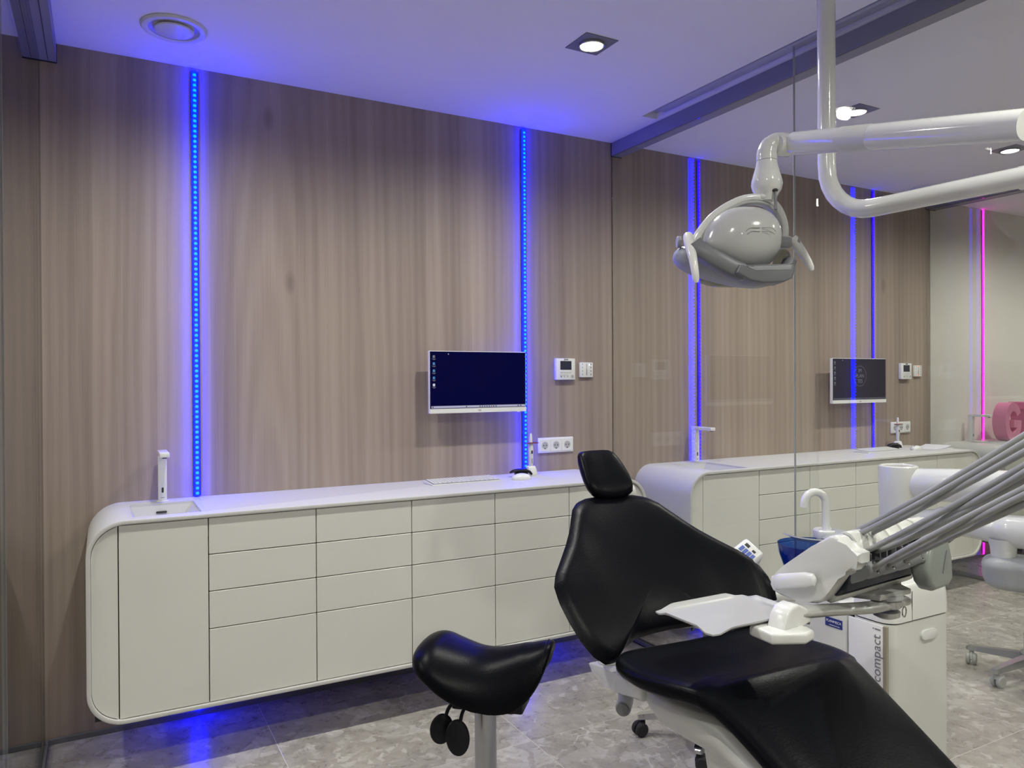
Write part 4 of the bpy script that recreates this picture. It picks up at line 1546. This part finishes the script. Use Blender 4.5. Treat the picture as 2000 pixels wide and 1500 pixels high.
def tray_fn(b):
    # thin tray with rolled long edges and a lower lip at the corners
    cx, cy, zz = 1.266, -2.214, 0.897
    lx, ly = 0.142, 0.098
    n = 10
    secs = []
    Rm = Matrix.Rotation(-ang, 4, 'Z')
    def loc(x, y, z):
        p = Vector((cx + x - 1.451, cy + y + 2.366, 0))
        p = Rm @ p
        return (p.x, p.y, z)
    top, bot = [], []
    nx, ny = 28, 22
    for i in range(nx + 1):
        rt, rb = [], []
        for j in range(ny + 1):
            u = -1 + 2 * i / nx
            v = -1 + 2 * j / ny
            x = lx * u * (1 - 0.035 * abs(v) ** 6)
            y = ly * v * (1 - 0.05 * abs(u) ** 8)
            edge = max(0.0, (abs(v) - 0.86) / 0.14)
            along = 1.0 if abs(u) < 0.62 else max(0.0, 1 - ((abs(u) - 0.62) / 0.25))
            ex = max(0.0, (abs(u) - 0.90) / 0.10)
            ay = 1.0 if abs(v) < 0.55 else max(0.0, 1 - ((abs(v) - 0.55) / 0.25))
            z = zz + 0.010 * edge * along + 0.009 * ex * ay
            rt.append(b.verts.new(loc(x, y, z)))
            rb.append(b.verts.new(loc(x, y, z - 0.0035)))
        top.append(rt)
        bot.append(rb)
    for i in range(nx):
        for j in range(ny):
            b.faces.new([top[i][j], top[i + 1][j], top[i + 1][j + 1], top[i][j + 1]])
            b.faces.new([bot[i][j], bot[i][j + 1], bot[i + 1][j + 1], bot[i + 1][j]])
    for i in range(nx):
        for j in (0, ny):
            b.faces.new([top[i][j], bot[i][j], bot[i + 1][j], top[i + 1][j]])
    for j in range(ny):
        for i in (0, nx):
            b.faces.new([top[i][j], top[i][j + 1], bot[i][j + 1], bot[i][j]])


tray = tag(lit('instrument_tray', 'tray_white', None, tray_fn, 40), 'empty white instrument tray over the dental chair seat', 'tray')
tray.matrix_world = Matrix.Translation((1.451, -2.366, 0)) @ Matrix.Rotation(ang, 4, 'Z')
# hanging translucent collector on the right end
lit('collector', 'smoke_plastic', con, lambda b: (prism(b, [(-0.006, 0.984), (0.010, 0.944), (0.030, 0.926), (0.100, 0.928), (0.122, 0.944), (0.116, 1.000), (0.100, 1.040), (0.072, 1.058), (0.020, 1.050)], -0.070, -0.024, 'xz', 0.012, 3), xform(b, Matrix.Translation((0.256, 0, 0)))), 60)
lit('collector_lid', 'cool_grey', con, lambda b: prism(b, [(0.262, 0.984), (0.276, 0.946), (0.294, 0.930), (0.350, 0.932), (0.342, 1.042), (0.284, 1.036)], -0.060, -0.036, 'xz', 0.006, 2), 60)
lit('collector_print', 'print_grey', con, lambda b: (xform(box(b, (-0.002, -0.0722, -0.028), (0.002, -0.0708, 0.028)), Matrix.Translation((0.330, 0, 0.992)) @ Matrix.Rotation(rad(18), 4, 'Y')),), 0)

HOSES = [
    [(1.60, -2.20, 1.010), (1.56, -2.262, 1.056), (1.530, -2.361, 1.098), (1.502, -2.481, 1.158), (1.479, -2.586, 1.221), (1.458, -2.677, 1.281), (1.439, -2.759, 1.333)],
    [(1.58, -2.22, 1.010), (1.540, -2.290, 1.058), (1.510, -2.376, 1.093), (1.482, -2.495, 1.151), (1.458, -2.599, 1.214), (1.436, -2.689, 1.272), (1.417, -2.77, 1.321)],
    [(1.63, -2.24, 1.020), (1.590, -2.302, 1.062), (1.563, -2.355, 1.086), (1.516, -2.472, 1.133), (1.470, -2.591, 1.195), (1.430, -2.693, 1.256), (1.396, -2.781, 1.307)],
    [(1.508, -2.385, 1.042), (1.500, -2.429, 1.068), (1.472, -2.525, 1.125), (1.448, -2.604, 1.173), (1.420, -2.698, 1.233), (1.396, -2.781, 1.284)],
    [(1.576, -2.380, 1.042), (1.541, -2.440, 1.072), (1.499, -2.529, 1.121), (1.456, -2.620, 1.171), (1.412, -2.712, 1.227), (1.374, -2.792, 1.274)],
    [(1.640, -2.372, 1.042), (1.582, -2.451, 1.076), (1.541, -2.525, 1.114), (1.485, -2.622, 1.168), (1.437, -2.707, 1.216), (1.395, -2.781, 1.259)],
    [(1.513, -2.408, 1.010), (1.478, -2.442, 1.032), (1.450, -2.480, 1.056), (1.423, -2.557, 1.098), (1.405, -2.631, 1.142), (1.383, -2.72, 1.192), (1.363, -2.798, 1.249)],
    [(1.580, -2.402, 1.010), (1.540, -2.440, 1.034), (1.495, -2.485, 1.058), (1.456, -2.546, 1.087), (1.422, -2.63, 1.133), (1.387, -2.717, 1.181), (1.352, -2.803, 1.239)],
    [(1.645, -2.396, 1.010), (1.590, -2.440, 1.036), (1.530, -2.490, 1.060), (1.482, -2.562, 1.094), (1.424, -2.678, 1.15), (1.386, -2.753, 1.194), (1.363, -2.798, 1.223)],
]
MI = (Matrix.Translation((1.451, -2.366, 0)) @ Matrix.Rotation(ang, 4, 'Z')).inverted()
for kh, hp in enumerate(HOSES):
    A_, B_, E_ = Vector(hp[0]), Vector(hp[len(hp) // 2]), Vector(hp[-1])
    c1 = 2 * B_ - (A_ + E_) / 2
    t_end = 1.0
    while (A_ * (1 - t_end) ** 2 + c1 * 2 * t_end * (1 - t_end) + E_ * t_end * t_end).y > -3.03 and t_end < 2.2:
        t_end += 0.02
    P = [A_ * (1 - t) ** 2 + c1 * 2 * t * (1 - t) + E_ * t * t for t in [t_end * k / 28 for k in range(29)]]
    lit('hose', 'hose_grey', con, lambda b: tube(b, [MI @ p for p in P], 0.0060, 14))
lit('hose_hoop', 'white_plastic', con, lambda b: tube(b, [MI @ Vector((1.350 + 0.085 * cos(a), -3.025, 1.43 + 0.115 * sin(a))) for a in [2 * pi * k / 32 for k in range(33)]], 0.008, 12))
lit('support_rod', 'hose_grey', con, lambda b: tube(b, [MI @ p for p in smooth_path([Vector(q) for q in ((1.560, -2.375, 1.036), (1.512, -2.470, 1.080), (1.440, -2.660, 1.186), (1.388, -2.810, 1.272), (1.358, -2.93, 1.300), (1.350, -3.025, 1.318))], 6)], 0.0060, 12))


# ================================================================== CUSPIDOR UNIT
uo = Vector((2.290, -1.75, 0))
unit = thing('dental_unit', 'white dental unit cabinet with lettered side panel and blue glass bowl', 'dental unit', tuple(uo))


def U_(p):
    return (p[0] - uo.x, p[1] - uo.y, p[2])


def ubox(b, a, c, bev=0.0, seg=2):
    return box(b, U_(a), U_(c), bev, seg)


def rbox_v(b, x0, x1, y0, y1, z0, z1, r, bev=0.004):
    prism(b, [(x - uo.x, y - uo.y) for x, y in rrect(x0, x1, y0, y1, r, 8)], z0, z1, 'xy', bev, 3)


lit('lower_body', 'off_white', unit, lambda b: rbox_v(b, 2.135, 2.450, -2.016, -1.870, 0.0, 0.668, 0.040, 0.003), 40)


def lid_fn(b):
    secs = []
    for z, ins in ((0.673, 0.0), (0.70, 0.0), (0.74, 0.002), (0.768, 0.006), (0.784, 0.015), (0.793, 0.030), (0.797, 0.052)):
        secs.append([(x - uo.x, y - uo.y, z) for x, y in rrect(2.132 + ins, 2.452 - ins, -2.020 + ins, -1.866 - ins * 0.2, 0.046, 8)])
    loft(b, secs)


lit('lid', 'white_plastic', unit, lid_fn, 50)
lit('lid_seam', 'dark_gap', unit, lambda b: (rbox_v(b, 2.138, 2.447, -2.013, -1.872, 0.667, 0.674, 0.038, 0.0), ubox(b, (2.236, -2.0205, 0.674), (2.2375, -2.019, 0.765))), 0)
lit('handle_pill', 'white_plastic', unit, lambda b: prism(b, [(x - uo.x, z) for x, z in rrect(2.282, 2.362, 0.602, 0.632, 0.0145, 6)], -2.024 - uo.y, -2.015 - uo.y, 'xz', 0.003, 2), 40)
lit('lettered_panel', 'white_plastic', unit, lambda b: ubox(b, (2.128, -1.994, 0.02), (2.136, -1.872, 0.664), 0.0015))
lit('gold_edge', 'gold_strip', unit, lambda b: ubox(b, (2.1295, -2.006, 0.02), (2.140, -1.995, 0.664)), 0)
lit('rear_body', 'off_white', unit, lambda b: ubox(b, (2.130, -1.866, 0.0), (2.450, -1.545, 0.700), 0.012))
lit('rear_joint', 'dark_gap', unit, lambda b: ubox(b, (2.140, -1.872, 0.0), (2.440, -1.864, 0.690)), 0)
lit('blue_sticker', 'sticker_blue', unit, lambda b: ubox(b, (2.1288, -1.848, 0.610), (2.1304, -1.782, 0.640)), 0)
MT = basis(U_((2.1284, -1.815, 0.628)), Vector((0, -1, 0)), Vector((0, 0, 1)), Vector((-1, 0, 0)))
text_obj('sticker_lettering', 'PLANMECA', 0.0115, 'print_white', MT, unit)
lit('sticker_line', 'print_white', unit, lambda b: ubox(b, (2.1280, -1.838, 0.6150), (2.1287, -1.798, 0.6165)), 0)
MT = basis(U_((2.1277, -1.974, 0.655)), Vector((0, 0, 1)), Vector((0, 1, 0)), Vector((-1, 0, 0)))
text_obj('panel_lettering', 'compact i', 0.043, 'print_grey', MT, unit, align='RIGHT')
# bowl, spouts
BX, BY = 2.232, -1.640
lit('bowl_base', 'white_plastic', unit, lambda b: lathe(b, [(0.0, 0.0), (0.060, 0.0), (0.055, 0.02), (0.040, 0.035), (0.0, 0.036)], 32, Matrix.Translation(U_((BX, BY, 0.698))), close=False))
lit('bowl', 'blue_glass', unit, lambda b: lathe(b, [(0.0, 0.0), (0.036, 0.002), (0.070, 0.022), (0.096, 0.062), (0.110, 0.104), (0.115, 0.140), (0.112, 0.140), (0.107, 0.104), (0.093, 0.064), (0.068, 0.026), (0.036, 0.007), (0.0, 0.005)], 56, Matrix.Translation(U_((BX, BY, 0.704))), close=False), 60)
lit('splash_plate', 'cool_grey', unit, lambda b: loft(b, [[U_((BX + 0.035 + r * cos(rad(a)), BY + r * sin(rad(a)), z)) for r, z in ((0.030, 0.852), (0.085, 0.858), (0.122, 0.876), (0.120, 0.880), (0.084, 0.862), (0.028, 0.856))] for a in range(-215, 21, 10)]), 50)
lit('spout_base', 'white_plastic', unit, lambda b: (lathe(b, [(0.0, 0.0), (0.044, 0.0), (0.046, 0.004), (0.044, 0.028), (0.040, 0.032), (0.0, 0.032)], 36, Matrix.Translation(U_((2.372, -1.588, 0.842))), close=False), lathe(b, [(0.034, 0.0), (0.036, 0.145), (0.0, 0.146)], 28, Matrix.Translation(U_((2.372, -1.588, 0.698))), close=False)))
lit('cup_filler', 'white_enamel', unit, lambda b: tube(b, smooth_path([U_(p) for p in ((2.375, -1.588, 0.872), (2.375, -1.588, 0.920), (2.375, -1.588, 0.966), (2.372, -1.586, 0.988), (2.358, -1.578, 1.006), (2.337, -1.566, 1.012), (2.317, -1.555, 1.001), (2.306, -1.549, 0.980), (2.304, -1.548, 0.956))], 6), 0.0145, 18))
# assistant control panel on its arm
lit('assistant_arm', 'white_enamel', unit, lambda b: (tube(b, [U_(p) for p in ((2.14, -1.640, 0.655), (2.075, -1.610, 0.672), (1.985, -1.568, 0.676))], 0.019, 16), tube(b, [U_(p) for p in ((1.985, -1.568, 0.676), (1.992, -1.548, 0.70), (2.000, -1.535, 0.735))], 0.019, 16)))
PX = Vector((0.894, -0.032, 0.45)).normalized()
PY = Vector((-0.108, 0.743, 0.65))
PY = (PY - PX * PY.dot(PX)).normalized()
PZ = PX.cross(PY)
MP = basis(U_((2.008, -1.522, 0.798)), PX * 1.3, PY * 1.3, PZ * 1.3)
pan = lit('control_panel', 'white_plastic', unit, lambda b: (box(b, (-0.062, -0.034, -0.048), (0.062, 0.034, 0.0), 0.010, 3), xform(b, MP)), 50)
for i in range(3):
    for j in range(4):
        lit('button', 'button_blue', pan, lambda b: (box(b, (-0.034 + i * 0.024, -0.024 + j * 0.0122, 0.0), (-0.016 + i * 0.024, -0.0145 + j * 0.0122, 0.002), 0.0007, 1), xform(b, MP)), 0)
lit('panel_print', 'print_black', pan, lambda b: (box(b, (0.037, 0.006, 0.0), (0.047, 0.020, 0.0008)), box(b, (0.037, -0.016, 0.0), (0.044, -0.006, 0.0008)), xform(b, MP)), 0)


# ================================================================== OPERATING LAMP
lampo = thing('operating_lamp', 'white ceiling-hung dental operating lamp with yoke and two handles', 'operating lamp', (2.016, -1.883, H))


def V_(p):
    return Vector(p) - Vector((2.016, -1.883, H))


lit('ceiling_cover', 'white_enamel', lampo, lambda b: lathe(b, [(0.0, 0.0), (0.09, 0.0), (0.085, -0.03), (0.045, -0.05), (0.0, -0.05)], 36, close=False))
bend = [(2.016, -1.883, 2.76), (2.016, -1.883, 2.40), (2.016, -1.883, 2.12)]
for i in range(1, 9):
    a = rad(90 * i / 8)
    bend.append((2.016 + 0.006 * i / 8, -1.883 - 0.155 * (1 - cos(a)), 2.100 - 0.157 * sin(a)))
bend += [(2.040, -2.25, 1.944), (2.062, -2.50, 1.944), (2.075, -2.66, 1.944)]
lit('pole', 'white_enamel', lampo, lambda b: tube(b, [V_(p) for p in bend], 0.0272, 24))
lit('pole_collar', 'white_enamel', lampo, lambda b: tube(b, [V_((2.064, -2.43, 1.944)), V_((2.070, -2.56, 1.944)), V_((2.079, -2.70, 1.944))], 0.0305, 24))
MT = basis(V_((2.0325, -2.100, 1.966)), Vector((0.055, -0.998, 0)), Vector((0.72, 0.03, 0.69)).normalized(), Vector((-0.69, -0.03, 0.72)).normalized())
text_obj('lettering', 'FARO', 0.020, 'print_grey', MT, lampo)
lit('pivot_post', 'white_enamel', lampo, lambda b: (lathe(b, [(0.0, -0.05), (0.036, -0.05), (0.038, -0.04), (0.038, 0.10), (0.030, 0.11), (0.0, 0.11)], 28, Matrix.Translation(V_((2.075, -2.69, 1.95))), close=False), tube(b, [V_((2.075, -2.69, 2.03)), V_((1.90, -2.66, 2.02)), V_((1.765, -2.62, 1.985))], 0.032, 20)))
arm_a, arm_b = Vector((1.842, -1.906, 2.145)), Vector((1.754, -2.605, 1.980))
ad = (arm_b - arm_a).normalized()
lit('spring_arm', 'white_enamel', lampo, lambda b: tube(b, [V_(arm_a), V_(arm_a + ad * 0.004), V_(arm_a.lerp(arm_b, 0.5)), V_(arm_b)], [0.030, 0.0345, 0.0345, 0.0345], 28))
lit('arm_hatch', 'off_white', lampo, lambda b: tube(b, [V_(arm_a.lerp(arm_b, 0.27)), V_(arm_a.lerp(arm_b, 0.42))], 0.0350, 28))
kn = Vector((1.826, -1.880, 2.143))
lit('knuckle', 'white_enamel', lampo, lambda b: (lathe(b, [(0.0, -0.026), (0.028, -0.026), (0.0305, -0.022), (0.0305, 0.022), (0.028, 0.026), (0.0, 0.026)], 32, Matrix.Translation(V_(kn)) @ basis((0, 0, 0), Vector((0, 0, 1)), Vector((0.12, 0.99, 0)).normalized(), Vector((-0.99, 0.12, 0)).normalized()), close=False)))
lit('knuckle_bolt', 'chrome', lampo, lambda b: lathe(b, [(0.0, 0.0), (0.0045, 0.0), (0.0045, 0.003), (0.0, 0.003)], 14, Matrix.Translation(V_(kn + Vector((-0.026, 0.003, 0.002)))) @ basis((0, 0, 0), Vector((0, 0, 1)), Vector((0.12, 0.99, 0)).normalized(), Vector((-0.99, 0.12, 0)).normalized()), close=False))
lit('elbow', 'white_enamel', lampo, lambda b: tube(b, smooth_path([V_(p) for p in ((1.836, -1.898, 2.150), (1.818, -1.872, 2.158), (1.798, -1.856, 2.146), (1.788, -1.851, 2.122), (1.786, -1.852, 2.097))], 6), [0.026] * 7 + [0.028] * 5 + [0.030] * 5 + [0.0308] * 8, 26))
lit('elbow_seam', 'mid_grey', lampo, lambda b: lathe(b, [(0.0312, -0.0009), (0.0312, 0.0009), (0.0, 0.0009)], 30, Matrix.Translation(V_((1.786, -1.852, 2.0985))), close=True))
lit('head_joint', 'white_enamel', lampo, lambda b: lathe(b, [(0.0, 0.0), (0.0312, 0.0), (0.033, -0.015), (0.040, -0.040), (0.0455, -0.060), (0.0465, -0.074), (0.042, -0.090), (0.034, -0.100), (0.030, -0.110), (0.028, -0.122), (0.0, -0.124)], 40, Matrix.Translation(V_((1.786, -1.852, 2.098))), close=False))
lit('sensor_pin', 'mid_grey', lampo, lambda b: (tube(b, [V_((1.782, -1.888, 2.000)), V_((1.776, -1.895, 1.942))], 0.0042, 12),))
lit('sensor_eye', 'print_black', lampo, lambda b: ellipsoid(b, V_((1.782, -1.886, 2.002)), (0.010, 0.010, 0.006), 16, 10))
# lamp head frame: right axis, forward (towards the light side, away), up
LX = Vector((0.878, -0.4786, 0)).normalized()
LY = Vector((0.4786, 0.878, 0)).normalized()
LZ = Vector((0, 0, 1))
HCN = Vector((1.700, -1.812, 1.842))
KH = 1.0717
MH = basis(V_(HCN), LX * KH, LY * KH, LZ * KH)


def hl(x, y, z):
    return MH @ Vector((x, y, z))


def dome_fn(b):
    ellipsoid(b, (0, 0, 0), (0.112, 0.085, 0.093), 48, 28, 0.86)
    for v in b.verts:
        x, y, z = v.co
        # egg: top narrower and shifted right, lower left swept to the pivot
        k = z / 0.087
        x = x * (1 - 0.08 * k) + 0.006 + 0.012 * k
        if x < 0 and z < 0.0:
            z = z * (1 + 0.35 * x / 0.11)
        v.co = MH @ Vector((x, y - 0.012, z + 0.011))


lit('head_dome', 'shaded_enamel', lampo, dome_fn, 80)


def ribbon(b, pts, w, h):
    """curved bar in the head frame: pts (x, z), y-width w, thickness h"""
    secs = []
    m_ = len(pts)
    for i, (x, y, z) in enumerate(pts):
        a = Vector(pts[max(0, i - 1)])
        c2 = Vector(pts[min(m_ - 1, i + 1)])
        t = (c2 - a).normalized()
        n = Vector((-t.z, 0, t.x)).normalized()
        p = Vector((x, y, z))
        ww = w[i] if isinstance(w, list) else w
        hh = h[i] if isinstance(h, list) else h
        ring = []
        for k in range(16):
            a_ = 2 * pi * k / 16
            cx = math.copysign(abs(cos(a_)) ** 0.5, cos(a_))
            cz = math.copysign(abs(sin(a_)) ** 0.5, sin(a_))
            ring.append(MH @ (p + Vector((0, 1, 0)) * ww * cx + n * hh * cz))
        secs.append(ring)
    loft(b, secs)


# lower housing, trim band and chin
def lower_fn(b):
    ellipsoid(b, (0, 0, 0), (0.148, 0.088, 0.046), 48, 20, 0.82, Matrix.Rotation(rad(14), 3, 'Y'))
    for v in b.verts:
        v.co = MH @ (v.co + Vector((-0.030, 0.020, -0.058)))


lit('lower_housing', 'cool_grey', lampo, lower_fn, 80)
band = smooth_path([(-0.140, -0.060, -0.004), (-0.120, -0.075, -0.030), (-0.080, -0.085, -0.058), (-0.035, -0.090, -0.083), (0.01, -0.092, -0.097), (0.06, -0.092, -0.100), (0.10, -0.086, -0.088), (0.125, -0.070, -0.055)], 5)
lit('trim_band', 'mid_grey', lampo, lambda b: ribbon(b, [tuple(p) for p in band], 0.032, [0.022] * 8 + [0.024] * 10 + [0.020] * 10 + [0.014] * 8), 60)
lit('chin', 'mid_grey', lampo, lambda b: (prism(b, [(-0.030, -0.074), (0.000, -0.082), (0.095, -0.080), (0.112, -0.070), (0.116, -0.092), (0.108, -0.112), (0.085, -0.122), (0.030, -0.124), (-0.002, -0.118), (-0.040, -0.096)], -0.136, -0.050, 'xz', 0.006, 3), xform(b, MH)), 40)
lit('chin_top', 'cool_grey', lampo, lambda b: (prism(b, [(-0.018, -0.079), (0.004, -0.083), (0.094, -0.081), (0.106, -0.075), (0.104, -0.090), (0.010, -0.092)], -0.138, -0.060, 'xz', 0.003, 2), xform(b, MH)), 40)
lit('chin_button', 'print_black', lampo, lambda b: (ellipsoid(b, (0.038, -0.108, -0.080), (0.010, 0.010, 0.005), 18, 10), xform(b, MH)), 60)
lit('vent_line', 'print_grey', lampo, lambda b: [tube(b, [MH @ (Vector((x0 + (x1 - x0) * t, 0, z0 - dz * (max(0, abs(t - tp) - 0.55) * 2.0) ** 2)) + Vector((0, -0.0972 + 0.30 * (((x0 + (x1 - x0) * t) - 0.03) ** 2) + 0.5 * (z0 - dz * (max(0, abs(t - tp) - 0.55) * 2.0) ** 2 - 0.01) ** 2, 0))) for t in [k / 10 for k in range(11)]], 0.0008, 6) for x0, x1, z0, dz, tp in ((-0.004, 0.034, 0.030, 0.012, 1.0), (0.040, 0.078, 0.030, 0.012, 0.0), (0.000, 0.034, 0.020, 0.010, 1.0), (0.040, 0.074, 0.020, 0.010, 0.0))])
# yoke: arc from the left pivot over the top to the right pivot
yk = smooth_path([(-0.134, -0.012, -0.008), (-0.112, -0.012, 0.030), (-0.075, -0.010, 0.076), (-0.024, -0.004, 0.112), (0.030, 0.0, 0.132), (0.086, 0.006, 0.130), (0.117, 0.010, 0.106), (0.135, 0.012, 0.067), (0.138, 0.012, 0.030), (0.126, 0.010, -0.006)], 5)
lit('yoke', 'white_enamel', lampo, lambda b: ribbon(b, [tuple(p) for p in yk], 0.018, 0.0105), 60)
yk2 = [(p.x * 0.90 + 0.002, p.y, p.z * 0.90) for p in yk]
lit('yoke_lining', 'light_grey', lampo, lambda b: ribbon(b, yk2, 0.0165, 0.0055), 60)
lit('yoke_neck', 'white_enamel', lampo, lambda b: (ellipsoid(b, (0.0, 0, 0), (0.026, 0.026, 0.014), 28, 16, 0.8), [setattr(v, 'co', MH @ (v.co + Vector((0.082, 0.006, 0.136)))) for v in b.verts]), 80)
for sd, x, zc in ((-1, -0.144, 0.008), (1, 0.144, 0.006)):
    lit('pivot_knob', 'cool_grey', lampo, lambda b: lathe(b, [(0.0, -0.016), (0.0155, -0.016), (0.017, -0.013), (0.017, 0.013), (0.0155, 0.016), (0.0, 0.016)], 28, MH @ Matrix.Translation((x - 0.012 * sd, -0.010, zc)) @ Matrix.Rotation(pi / 2, 4, 'Y'), close=False))
    lit('pivot_cap', 'cool_grey', lampo, lambda b: lathe(b, [(0.0, -0.005), (0.0165, -0.005), (0.0165, 0.004), (0.0145, 0.006), (0.0, 0.006)], 28, MH @ Matrix.Translation((x + 0.022 * sd, -0.010, zc)) @ Matrix.Rotation(pi / 2 * sd, 4, 'Y'), close=False))
    if sd < 0:
        hp = [(-0.147, -0.040, 0.020), (-0.149, -0.068, -0.008), (-0.149, -0.098, -0.046), (-0.146, -0.112, -0.086), (-0.143, -0.116, -0.120)]
    else:
        hp = [(0.152, -0.012, 0.018), (0.163, -0.012, 0.003), (0.180, -0.014, -0.022), (0.196, -0.018, -0.052), (0.206, -0.020, -0.076)]
    lit('grip_handle', 'white_plastic', lampo, lambda b: tube(b, [MH @ p for p in smooth_path(hp, 6)], [0.0140, 0.0152, 0.0158, 0.016, 0.016, 0.0158, 0.0155, 0.0152, 0.0148, 0.0144, 0.014, 0.0136, 0.0132, 0.0128, 0.0124, 0.012, 0.0118, 0.0115, 0.0112, 0.011, 0.0108, 0.0104, 0.0098, 0.0085, 0.0055], 20))
lit('lens', 'clear_plastic', lampo, lambda b: (ellipsoid(b, (0.0, 0.075, -0.060), (0.105, 0.040, 0.050), 32, 16, 0.8), xform(b, MH)), 60)
lit('side_lens', 'clear_plastic', lampo, lambda b: (ellipsoid(b, (0.112, -0.045, -0.056), (0.020, 0.040, 0.036), 24, 14, 0.8), xform(b, MH)), 60)


# ================================================================== UNIT ARM IN THE NEXT ROOM
r2 = thing('unit_arm', 'thick white jointed equipment arm behind the glass', 'equipment arm', (3.523, -1.097, 0))


def W_(p):
    return Vector(p) - Vector((3.523, -1.097, 0))


lit('hinge_post', 'white_enamel', r2, lambda b: lathe(b, [(0.0, 0.605), (0.085, 0.605), (0.089, 0.612), (0.090, 0.80), (0.0925, 0.86), (0.0935, 0.985), (0.091, 0.994), (0.084, 0.998), (0.082, 0.994), (0.0, 0.994)], 48, close=False))
lit('lower_post', 'white_enamel', r2, lambda b: lathe(b, [(0.0, 0.0), (0.20, 0.0), (0.20, 0.03), (0.095, 0.05), (0.088, 0.10), (0.087, 0.603), (0.0, 0.603)], 40, close=False))
lit('upper_barrel', 'white_enamel', r2, lambda b: tube(b, [W_((3.545, -1.150, 0.907)), W_((3.555, -1.185, 0.910)), W_((3.610, -1.36, 0.920)), W_((3.72, -1.66, 0.930)), W_((3.80, -1.85, 0.935))], [0.060, 0.079, 0.080, 0.080, 0.080], 36))
lit('balance_arm', 'white_enamel', r2, lambda b: tube(b, smooth_path([W_(p) for p in ((3.545, -1.14, 0.720), (3.58, -1.28, 0.745), (3.605, -1.42, 0.745), (3.630, -1.55, 0.735), (3.68, -1.72, 0.745), (3.74, -1.90, 0.770))], 6), [0.055] * 6 + [0.068] * 12 + [0.078] * 7 + [0.072] * 6, 30, sq=(0.95, 0.9)))
lit('drop_post', 'white_enamel', r2, lambda b: lathe(b, [(0.066, 0.70), (0.054, 0.66), (0.048, 0.60), (0.0, 0.60)], 32, Matrix.Translation(W_((3.625, -1.545, 0))), close=False))
lit('bumper', 'cool_grey', r2, lambda b: (ellipsoid(b, (0, 0, 0), (0.145, 0.105, 0.078), 40, 22, 0.55, Matrix.Rotation(rad(-58), 3, 'Z')), [setattr(v, 'co', Vector((v.co.x * (1 - 0.10 * (v.co.z < 0)), v.co.y, v.co.z)) + W_((3.665, -1.590, 0.545))) for v in b.verts]), 70)
lit('strut', 'mid_grey', r2, lambda b: tube(b, [W_((3.575, -1.36, 0.690)), W_((3.545, -1.24, 0.575))], 0.012, 12))
